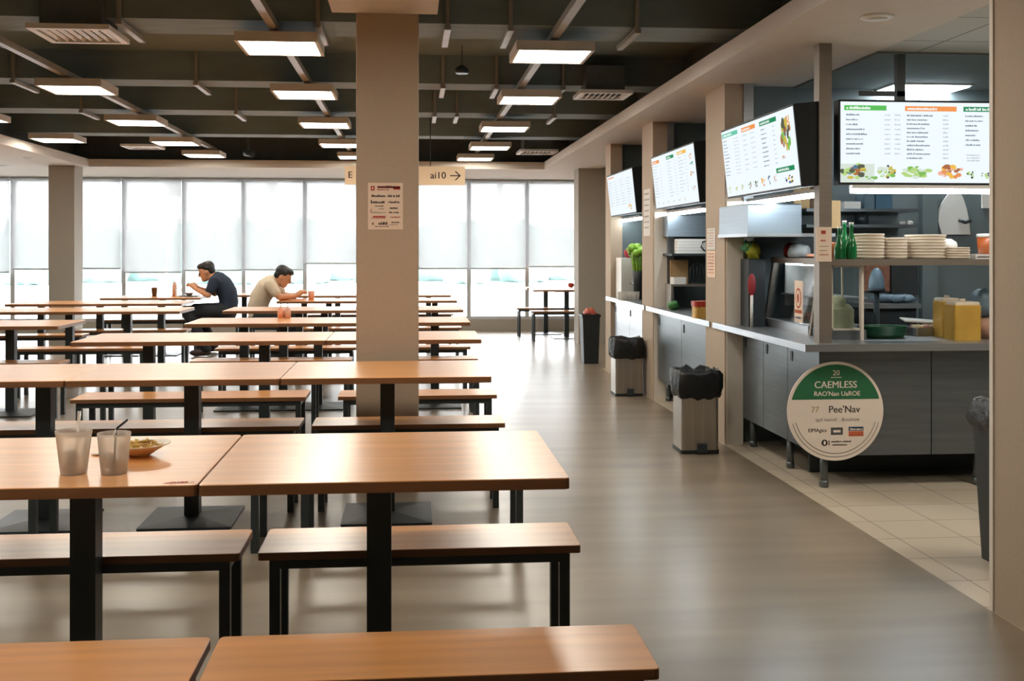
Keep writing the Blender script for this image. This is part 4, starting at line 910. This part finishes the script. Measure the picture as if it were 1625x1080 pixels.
MB().box(xg + .04, ya2 + .05, ZC + .22, xg + .32, yb2 - .05, ZC + .23).build('inner_shelf', 'steel', t)
for k, (yy, mm, lb) in enumerate(((6.5, 'white_plastic', 'white food tub in the display case, next to the post'), (6.72, 'food_red', 'bowl of red food in the glass display case'), (6.94, 'pinkish', 'pink dish in the glass display case'))):
    m = MB().lathe((xg + .12, yy, ZC + .0562), [(.04, 0), (.065, .05), (.067, .055)], 18)
    item('food_bowl', m, mm, lb, 'bowl', 'bowls in the display case')
m = MB().box(xg - .074, ya2 + .1, ZC + .07, xg - .070, ya2 + .24, zs - .14)
fc = Face(m, (xg - .074, ya2 + .24, zs - .14), (0, -.14, 0), (0, 0, ZC + .07 - zs + .14), (-1, 0, 0), .001); fc.asp = 1.5
fc.ell(.5, .42, .36, .25, 1, 1, 20); fc.ell(.5, .42, .27, .2, 0, 2, 20); fc.ell(.5, .42, .14, .12, 1, 3, 14); fc.rect(.06, .7, .94, .78, 1); fc.words(.15, .86, .85, .05, 2)
o = m.build('sticker', ['paper', 'print_orange', 'print_blue']); tag(o, 'tall orange and cream sticker on the display case glass', 'sticker')
# shelf across the camera-facing opening
xsf = xp1 + .005
item('serving_shelf', MB().box(xsf, 5.93, zs - .035, 4.55, 6.3, zs).box(4.5, 5.93, ZC, 4.55, 6.3, zs - .035), 'steel_brown', 'long steel shelf carrying the stacked plates', 'shelf')
def stack(u0, u1, n, dh, Y, lb, kind='bowl', nm='plate'):
    cx = X((u0 + u1) / 2, Y); r = (X(u1, Y) - X(u0, Y)) / 2; proto = None
    for k in range(n):
        z = zs + k * dh; rr = r * (1 - .006 * (k % 2))
        if proto is None:
            proto = MB().lathe((cx, Y, z), [(rr * .8, 0), (rr * .9, .001), (rr * .985, dh * .45), (rr, dh * .8), (rr, dh * 1.0), (rr * .97, dh * 1.03), (rr * .7, dh * .4), (.001, dh * .3)], 26, cap1=False).build(nm, 'plate')
            tag(proto, lb, 'plate', lb)
        else:
            o = proto.copy(); COL.objects.link(o); o.location = (cx + random.uniform(-.002, .002), Y, z); ORG[o.name] = Vector((cx, Y, z))
random.seed(5)
stack(1357, 1402, 8, .0185, 6.08, 'white plate in the tall stack beside the green bottles'); stack(1402, 1438, 7, .0178, 6.08, 'small white plate in the narrow stack, second from the bottles')
stack(1437, 1498, 8, .0178, 6.12, 'large white plate in the widest stack on the shelf'); stack(1497, 1537, 5, .0138, 6.06, 'small white plate in the lowest stack')
m = MB().lathe((X(1504, 6.2), 6.2, zs), [(.03, 0), (.055, .08), (.05, .1), (.02, .12)], 18); item('bowl', m, 'white_plastic', 'white bowl standing behind the lowest plate stack', 'bowl')
def bottle(u, Y, h, r, lb, mm='bottle_green'):
    x = X(u, Y); t = thing('glass_bottle', lb, 'bottle', (x, Y, zs), 'green bottles on the serving shelf')
    MB().lathe((x, Y, zs), [(r * .9, 0), (r, .006), (r, h * .35), (r * .7, h * .55), (r * .36, h * .75), (r * .32, h * .94), (r * .38, h)], 18).build('glass_body', mm, t)
    MB().lathe((x, Y, zs + h), [(r * .4, 0), (r * .4, .012)], 12).build('cap', 'white_plastic', t)
bottle(1351, 5.985, .20, .031, 'green glass bottle right beside the plates'); bottle(1332, 6.0, .175, .03, 'green glass bottle, middle of the three'); bottle(1340, 6.14, .215, .034, 'tall green glass bottle behind the other two')
m = MB().lathe((X(1325, 6.12), 6.12, zs), [(.028, 0), (.03, .09), (.02, .1)], 14); item('jar', m, 'orange_liquid', 'small amber jar between post and green bottles', 'jar')
t = thing('sauce_tub', 'tub of orange sauce with white lid at the wall edge', 'tub', (X(1568, 6.1), 6.1, zs + .03))
xx = X(1572, 6.15); MB().lathe((xx, 6.15, zs + .03), [(.07, 0), (.078, .1)], 20).build('body', 'orange_liquid', t); MB().lathe((xx, 6.15, zs + .13), [(.08, 0), (.08, .018), (.075, .02)], 20).build('lid', 'white_plastic', t)
m = MB().box(X(1537, 6.1), 6.02, zs, X(1595, 6.1), 6.25, zs + .028)
fc = Face(m, (X(1537, 6.1), 6.02, zs + .028), (X(1595, 6.1) - X(1537, 6.1), 0, 0), (0, 0, -.028), (0, -1, 0)); fc.asp = .2; random.seed(3); fc.words(.05, .3, .6, .4, 1)
item('flat_box', m, ['paper_white', 'print_black'], 'flat white box with black print below the orange tub', 'box')
# bags and boxes on top of the display case
Yc = 7.12; zc_ = Z(1200, 411, Yc)
item('corner_cabinet', MB().box(X(1188, Yc), Yc, ZC, X(1214, Yc), yA - .03, zc_), 'kitchen_dark', 'narrow dark cabinet below the yellow-green bag', 'cabinet')
xx = X(1200, Yc); item('grocery_bag', MB().blob((xx + .012, Yc + .09, zc_ + .05), (.05, .07, .06), .7, 4, seed=1, flat=-.049).blob((xx - .01, Yc + .12, zc_ + .08), (.045, .06, .04), .7, 4, seed=4, mi=1), ['bag_yellow', 'bag_green'], 'yellow-green grocery bag on the narrow dark cabinet', 'bag')
yy = yb2 - .1; item('grocery_bag', MB().blob((xg + .12, yy, zs + .04), (.07, .08, .06), .3, 3, seed=2, flat=-.04), 'cloth_red', 'dark red bag between the yellow-green and grey ones', 'bag')
yy = yb2 - .34; item('cloth_bundle', MB().blob((xg + .07, yy, zs + .035), (.07, .11, .065), .3, 3, seed=3, flat=-.035), 'cloth_grey', 'pale grey bundled cloth on the display case', 'cloth')
yy = YX(1266, xg + .1); item('carton', MB().box(xg + .06, yy - .1, zs, xg + .16, yy + .06, zs + .022), 'cardboard', 'flat orange-tan carton beside the grey cloth', 'carton')
yy = YX(1289, xg + .1); item('snack_pack', MB().blob((xg + .1, yy, zs + .014), (.04, .05, .014), .2, 3, seed=6), 'sauce', 'small orange pack next to the corner post', 'pack')
# red spatula hanging at the jamb
Ys = 7.08; x = X(1193, Ys)
t = thing('spatula', 'red paddle-headed spatula by the steel jamb', 'spatula', (x, Ys, ZC))
MB().blob((x, Ys, Z(1191, 452, Ys)), (.028, .01, .08), n=14).build('blade', 'cloth_red', t); MB().cyl((x, Ys, ZC), (x, Ys, Z(1191, 468, Ys)), .01, n=10).build('handle', 'white_plastic', t)
# back wall shelving seen above the plates
for v, k, lb in ((331, 0, 'upper'), (356, 1, 'lower')):
    Yb_ = YB - .3; z = Z(1400, v, Yb_); item('wall_shelf', MB().box(X(1280, Yb_), Yb_, z - .02, X(1457, Yb_), YB - .002, z), 'steel_dark', lb + ' dark steel shelf on the near stall back wall', 'shelf')
    if k == 0: zu = z
    else: zl = z
struct('trim_4', MB().box(X(1458, YB), YB - .06, 0, X(1482, YB), YB - .001, ZS - .02), 'kitchen_grey')
Yb_ = YB - .28
for u0, u1, hh_, mm, nm, lb in ((1372, 1388, .10, 'blue_grey', 'packet', 'blue-grey packet on the upper back shelf'), (1390, 1416, .125, 'blue_box', 'storage_box', 'blue storage box on the upper back shelf'), (1340, 1366, .05, 'white_plastic', 'paper_pile', 'flat white paper sheets at the end of the upper shelf'), (1272, 1285, .16, 'cardboard', 'carton', 'tan carton on the upper shelf near the hood'), (1286, 1297, .16, 'card_dark', 'carton', 'brown carton on the upper shelf near the hood')):
    item(nm, MB().box(X(u0, Yb_), Yb_, zu, X(u1, Yb_), Yb_ + .16, zu + hh_), mm, lb, 'box')
for u0, u1 in ((1428, 1437), (1438, 1449)):
    item('bowl', MB().lathe((X((u0 + u1) / 2, Yb_ + .1), Yb_ + .1, zl), [(.02, 0), (.026, .022), (.01, .03)], 14), 'white_plastic', 'small white upturned bowl on the lower back shelf, %s the pair' % ('first of' if u0 == 1428 else 'second of'), 'bowl')
item('utensil_pot', MB().lathe((X(1368, Yb_ + .1), Yb_ + .1, zl), [(.042, 0), (.045, .08)], 16).box(X(1362, Yb_), Yb_ + .08, zl + .1, X(1364, Yb_), Yb_ + .09, zl + .15).box(X(1371, Yb_), Yb_ + .1, zl + .1, X(1373, Yb_), Yb_ + .11, zl + .16), 'black_steel', 'dark pot of utensils on the lower back shelf', 'pot')
wbox(1319, 318, 1334, 362, 6.5, .02, 'cardboard', 'board', 'yellow-tan board hanging behind the corner post', 'board')
# hanging white board with dark handle
Yk = YB - .04
t = thing('cutting_board', 'large white rounded board hanging on the back wall', 'cutting board', (X(1514, Yk), Yk, Z(1514, 372, Yk)))
prof = [(1495, 372), (1489, 352), (1490, 338), (1496, 322), (1504, 310), (1510, 304), (1522, 304), (1528, 312), (1534, 330), (1538, 350), (1540, 372)]
pts = [(X(u, Yk), Z(u, v, Yk)) for u, v in prof]; n = len(pts)
MB().add([(x, Yk, z) for x, z in pts] + [(x, Yk + .025, z) for x, z in pts], [tuple(range(n)), tuple(n + i for i in reversed(range(n)))] + [(i, n + i, n + (i + 1) % n, (i + 1) % n) for i in range(n)]).build('board', 'white_plastic', t)
MB().tube([(X(1520, Yk), Yk - .012, Z(1520, 349, Yk)), (X(1530, Yk), Yk - .02, Z(1530, 353, Yk)), (X(1539, Yk), Yk - .012, Z(1539, 350, Yk))], .012, 8).build('handle', 'black_steel', t)
wbox(1559, 298, 1580, 330, YB - .02, .015, 'paper_white', 'paper_sheet', 'white paper sheet pinned at the wall edge', 'paper')
# on the near counter
def onc(u, v): return G(u, v, ZC)
t = thing('glass_case', 'upright glass box holding pale green food on the counter', 'glass case', (X(1342, 6.1), 6.1, ZC))
Yg = 6.06; x0, x1 = X(1319, Yg), X(1367, Yg); zg0, zg1 = Z(1342, 524, Yg), Z(1342, 421, Yg)
MB().box(x0, Yg, ZC, x1 + .03, Yg + .3, zg0).build('plinth', 'steel_dark', t)
m = MB(); e = .011
for xx in (x0, x1 - e):
    for yy in (Yg, Yg + .26): m.box(xx, yy, zg0, xx + e, yy + e, zg1)
m.box(x0, Yg, zg1 - e, x1, Yg + .268, zg1).box(x0, Yg, zg0, x1, Yg + .268, zg0 + e); m.build('frame', 'white_trim', t)
MB().box(x0 + e, Yg + .002, zg0 + e, x1 - e, Yg + .005, zg1 - e).build('glass_panel', 'case_glass', t)
m = MB().prism(rrect(x0 + .012, Yg + .03, x1 - .02, Yg + .22, .035), zg0 + e, zg0 + .15, 0, 0, .03).blob(((x0 + x1) / 2 - .01, Yg + .12, zg0 + .15), (.055, .08, .05), .3, 3, seed=3); m.build('food', 'pale_mass', t)
xx = X(1362, Yg) + .04
item('divider_post', MB().box(X(1367, 6.0), 6.0, ZC, X(1371, 6.0), 6.02, zs - .0355), 'white_trim', 'thin pale upright between glass box and opening', 'post')
x, y = onc(1410, 537); t = thing('basket', 'dark green oval plastic basket on the near counter', 'basket', (x, y + .08, ZC))
m = MB(); pr = [(.118, 0), (.128, .03), (.135, .062), (.139, .066), (.139, .072), (.131, .07), (.12, .03), (.11, .008), (.001, .006)]
m.lathe((x, y + .08, ZC), pr, 32, sx=1.08, sy=.62, cap1=False); m.build('basket_body', 'green_plastic', t)
m = MB(); random.seed(8)
for i in range(14): m.blob((x + random.uniform(-.09, .09), y + .08 + random.uniform(-.05, .05), ZC + .05), (.022, .018, .018), .4, 4, n=8, seed=i)
m.build('herbs', 'leaf_dark', t)
x, y = onc(1474, 533); t = thing('food_tray', 'tray of pale food pieces beside the green basket', 'tray', (x, y + .06, ZC))
MB().prism(rrect(x - .09, y, x + .09, y + .14, .02), ZC, ZC + .05).build('tray_base', 'steel', t)
m = MB(); random.seed(4)
for i in range(22): m.blob((x + random.uniform(-.075, .075), y + random.uniform(.01, .13), ZC + .055), (.02, .016, .013), .4, 4, n=8, seed=i, mi=i % 2)
m.build('food', ['food_pale', 'pinkish'], t)
MB().obox((x, y + .12, ZC + .085), ((1, 0, -.08), (0, 1, .2), (.08, -.2, 1)), (.11, .04, .004)).build('lid', 'white_plastic', t)
x, y = onc(1522, 537); m = MB().blob((x, y + .03, ZC + .02), (.045, .03, .02), .35, 3, seed=9, flat=-.019).blob((x + .045, y + .02, ZC + .012), (.02, .015, .012), .3, 3, seed=2); item('bread_roll', m, 'food_pale', 'pale yellow bun lying before the juice jugs', 'bread')
for u0, u1, v0, vb, Y, lb in ((1496, 1526, 473, 525, 6.16, 'square jug of yellow juice, behind its twin'), (1515, 1558, 479, 536, 5.93, 'square jug of yellow juice, front one')):
    x0, x1 = X(u0, Y), X(u1, Y); z1 = Z(u0, v0 + 5, Y); t = thing('juice_jug', lb, 'jug', ((x0 + x1) / 2, Y + .06, ZC), 'yellow juice jugs on the near counter')
    MB().prism(rrect(x0, Y, x1, Y + .13, .012), ZC, z1, 0, 0, .006).build('jug_body', 'yellow_liquid', t)
    MB().prism(rrect(x0 + .005, Y + .005, x1 - .005, Y + .125, .012), z1, z1 + .018, 0, 0, .006).build('lid', 'plate', t)
    MB().cyl(((x0 + x1) / 2, Y + .065, z1 + .018), ((x0 + x1) / 2, Y + .065, z1 + .034), .016, n=14).build('cap', 'plate', t)
x = X(1572, 6.1); item('plastic_bag', MB().blob((x, 6.2, ZC + .2), (.07, .07, .09), .35, 3, seed=3), 'blue_grey', 'blue-grey bag on the pink tub beside the jugs', 'bag')
item('tub', MB().lathe((x, 6.15, ZC), [(.06, 0), (.066, .115)], 18), 'pinkish', 'pinkish tub at the wall edge on the near counter', 'tub')
# back counter, fridge, dispenser
Yk = YB - .55
t = thing('work_table', 'dark steel work table behind the near counter', 'work table', (X(1420, Yk), Yk + .25, 0))
x0, x1 = X(1372, Yk), X(1462, Yk); zt = Z(1430, 482, Yk)
MB().box(x0, Yk, zt - .03, x1, YB - .01, zt).build('top', 'steel', t); MB().box(x0 + .02, Yk + .03, 0.1, x1 - .02, YB - .02, zt - .03).build('carcass', 'kitchen_dark', t)
for xx in (x0 + .03, x1 - .05): MB().box(xx, Yk + .04, 0, xx + .03, Yk + .07, .1).build('leg', 'steel_dark', t)
m = MB(); random.seed(12)
for i in range(16): m.blob((random.uniform(X(1412, Yk), X(1456, Yk)), Yk + random.uniform(.06, .22), zt + .031), (.05, .04, .028), .35, 4, n=10, seed=i)
item('foil_wrap', m, 'blue_grey', 'crumpled silver foil heaped on the back work table', 'foil')
wbox(1415, 421, 1457, 468, YB - .05, .045, 'kitchen_dark', 'oven_panel', 'black oven front on the near stall back wall', 'oven')
wbox(1371, 421, 1412, 462, YB - .03, .0295, 'brick', 'poster_board', 'mottled red-brown picture panel behind the dispenser', 'picture')
Yd = 6.6; x = X(1391, Yd); zd = Z(1391, 455, Yd)
t = thing('dispenser', 'dark stand with a grey domed head behind the counter', 'dispenser', (x, Yd, 0))
MB().lathe((x, Yd, 0), [(.12, 0), (.12, .02), (.02, .04), (.018, zd)], 18).build('stand', 'black_steel', t)
MB().lathe((x, Yd, zd), [(.05, -.02), (.05, 0), (.046, .05), (.03, .1), (.012, .12)], 20).build('dome', 'blue_grey', t); MB().lathe((x, Yd, zd - .03), [(.053, 0), (.055, .02)], 20).build('collar', 'kitchen_dark', t)
# notice on the post
xq0, xq1 = X(1296, 5.83), X(1320, 5.83); z1, z0 = Z(1308, 360, 5.83), Z(1308, 415, 5.83)
m = MB().box(xq0, 5.832, z0, xq1, 5.838, z1); fc = Face(m, (xq0, 5.832, z1), (xq1 - xq0, 0, 0), (0, 0, z0 - z1), (0, -1, 0)); fc.asp = 1.6; random.seed(6)
fc.rect(.3, .1, .6, .2, 1); fc.words(.25, .36, .6, .05, 1); fc.words(.2, .54, .8, .03, 2); fc.words(.2, .66, .7, .03, 2); fc.words(.2, .78, .8, .03, 1)
item('notice', m, ['paper', 'print_red', 'print_grey'], 'narrow cream notice taped to the corner post', 'notice')
# leaflets on the stall pillars
def leaflet(u0, u1, v0, v1, base, inks, lb, sd):
    xx = PX - .004; ya, yb = YX(u0, xx), YX(u1, xx); um = (u0 + u1) / 2; ym = (ya + yb) / 2; z1, z0 = Z(um, v0, ym), Z(um, v1, ym); random.seed(sd)
    m = MB().box(xx, yb, z0, PX - .0006, ya, z1); fc = Face(m, (xx, ya, z1), (0, yb - ya, 0), (0, 0, z0 - z1), (-1, 0, 0)); fc.asp = 2.2
    for k in range(7): fc.words(.12, .08 + .12 * k, .85, .04, 1 + k % 2)
    item('leaflet', m, [base] + inks, lb, 'leaflet')
leaflet(1122, 1134.5, 362, 396, 'paper_white', ['print_grey', 'print_red'], 'white leaflet stuck on the near stall pillar', 4); leaflet(1122, 1135, 398, 440, 'paper', ['print_orange', 'print_red'], 'orange-printed leaflet below the white one', 5)
leaflet(1021.5, 1031.5, 300, 374, 'paper_white', ['print_grey', 'print_grey'], 'tall grey and white panel on the far stall pillar', 6)
# ------------------------------------------------------------------ middle stall contents
P2 = PIL[1][0]; YM = P2 - .0
def mid(u, Y): return X(u, Y)
Yq = P2 - .3
x0, x1 = X(1064, Yq), X(1122, Yq) + .3
item('exhaust_hood', MB().box(x0, Yq + .1, Z(1090, 375, Yq), x1, P2 + .09, 1.66), 'hood_steel', 'plain steel hood panel in the middle stall', 'hood')
item('steel_shelf', MB().box(x0, Yq - .05, Z(1090, 402, Yq) - .02, x1, P2 + .09, Z(1090, 402, Yq)), 'kitchen_dark', 'dark shelf below the hood of the middle stall', 'shelf')
zq = Z(1090, 402, Yq)
t = thing('serving_pan', 'ribbed steel pan with black handle on the middle stall shelf', 'pan', (X(1100, Yq), Yq, zq))
m = MB()
for k in range(5): m.prism(rrect(X(1074, Yq), Yq - .03, X(1125, Yq), Yq + .1, .015), zq + k * .026, zq + k * .026 + .024)
m.build('pan_body', 'white_plastic', t)
xx = X(1114, Yq); MB().tube([(xx + .03, Yq - .04, zq + .11), (xx - .01, Yq - .06, zq + .1), (xx - .025, Yq - .06, zq + .06), (xx, Yq - .06, zq + .03), (xx + .03, Yq - .04, zq + .02)], .008, 8).build('handle', 'black_steel', t)
wbox(1064, 412, 1092, 452, Yq + .2, .02, 'cardboard', 'board', 'beige board leaning in the middle stall', 'board')
item('steel_rack', MB().box(x0, Yq - .02, ZC, x0 + .02, Yq + .2, ZC + .2).box(x1 - .02, Yq - .02, ZC, x1, Yq + .2, ZC + .2).box(x0, Yq - .02, ZC + .2, x1, Yq + .2, ZC + .22), 'steel_brown', 'low brown rack on the middle counter', 'rack')
item('storage_tub', MB().prism(rrect(X(1068, Yq), Yq, X(1090, Yq), Yq + .12, .015), ZC + .22, ZC + .28), 'white_plastic', 'white tub on the low rack in the middle stall', 'tub')
m = MB(); yy = Yq + .06; r = X(1106, yy); R2 = .062; zb_ = ZC + .222
m.tube([(r - R2, yy, zb_)] + [(r - R2 * math.cos(a), yy, zb_ + .12 + R2 * math.sin(a)) for a in [math.pi * i / 8 for i in range(9)]] + [(r + R2, yy, zb_)], .006, 8)
for dx in (-.03, 0, .03): m.cyl((r + dx, yy, zb_), (r + dx, yy, zb_ + .12 + math.sqrt(R2 * R2 - dx * dx)), .004, n=6)
m.tube([(r - R2, yy, zb_ + .005), (r + R2, yy, zb_ + .005)], .005, 6); item('wire_rack', m, 'black_steel', 'black arched wire rack standing in the middle stall', 'wire rack')
yy = PIL[0][1] + .22; xx = X(1112, yy); m = MB().prism(rrect(xx - .05, yy - .03, xx + .07, yy + .09, .02), ZC, ZC + .09, 0, 0).prism(rrect(xx - .055, yy - .035, xx + .075, yy + .095, .02), ZC + .09, ZC + .13, 1, 1)
item('snack_bag', m, ['food_gold', 'food_red'], 'orange snack bag with red top on the middle counter', 'bag')
xx = X(1062, P2 - .42); m = MB().blob((xx + .04, P2 - .42, ZC + .04), (.05, .05, .04), .4, 4, seed=3, flat=-.039); item('herb_bunch', m, 'leaf_dark', 'dark green herbs at the far end of the middle counter', 'herbs')
# ------------------------------------------------------------------ far stall contents
P3 = PIL[2][0]; Yq = P3 - .35
t = thing('drinks_machine', 'pale upright machine on the farthest counter', 'machine', (X(997, Yq), Yq, ZC))
x0, x1 = X(986, Yq), X(1008, Yq); zt = Z(997, 409, Yq)
MB().box(x0, Yq, ZC, x1, Yq + .3, zt).build('casing', 'white_plastic', t); MB().tube([(x1 - .05, Yq - .005, ZC + .17), (x1 - .03, Yq - .05, ZC + .16), (x1 - .01, Yq - .05, ZC + .13)], .012, 8).build('tap', 'steel', t)
m = MB().blob(((x0 + x1) / 2 + .03, Yq + .1, zt + .05), (.055, .06, .055), .2, 4, seed=3, flat=-.049); item('red_bag', m, 'cloth_red', 'red bag on top of the pale machine', 'bag')
Yv = Yq - .2; xv = X(1013, Yv); t = thing('vegetable_vase', 'glass vase of bright green celery in the farthest stall', 'vase', (xv, Yv, ZC))
MB().lathe((xv, Yv, ZC), [(.05, 0), (.055, .2), (.06, .3)], 16).build('vase_body', 'kitchen_dark', t)
m = MB(); random.seed(3)
for i in range(9):
    a = i * .7; b = Vector((xv + .03 * math.cos(a), Yv + .03 * math.sin(a), ZC + .2)); e_ = b + Vector((.05 * math.cos(a), .04 * math.sin(a), .28 + .03 * (i % 3)))
    m.tube([b, (b + e_) / 2, e_], .011, 6); m.blob(e_, (.045, .045, .045), .6, 5, n=10, seed=i)
m.build('celery', 'leaf_green', t)
random.seed(2)
for k, u in enumerate((985, 990, 995, 1004, 1010)):
    yy = P3 - .75 - .05 * (k % 2); item('drinking_glass', MB().lathe((X(u, yy), yy, ZC), [(.026, 0), (.032, .09), (.030, .09), (.024, .006), (.001, .006)], 14, cap1=False), 'cup_plastic', 'clear glass in the cluster on the farthest counter', 'glass', 'glasses on the farthest counter')
item('tiled_block', MB().box(PX + .07, PIL[1][1] + .0, .0, PX + .5, PIL[1][1] + .015, .78), 'brick', 'brown mottled tile panel at the end of the farthest counter', 'panel')
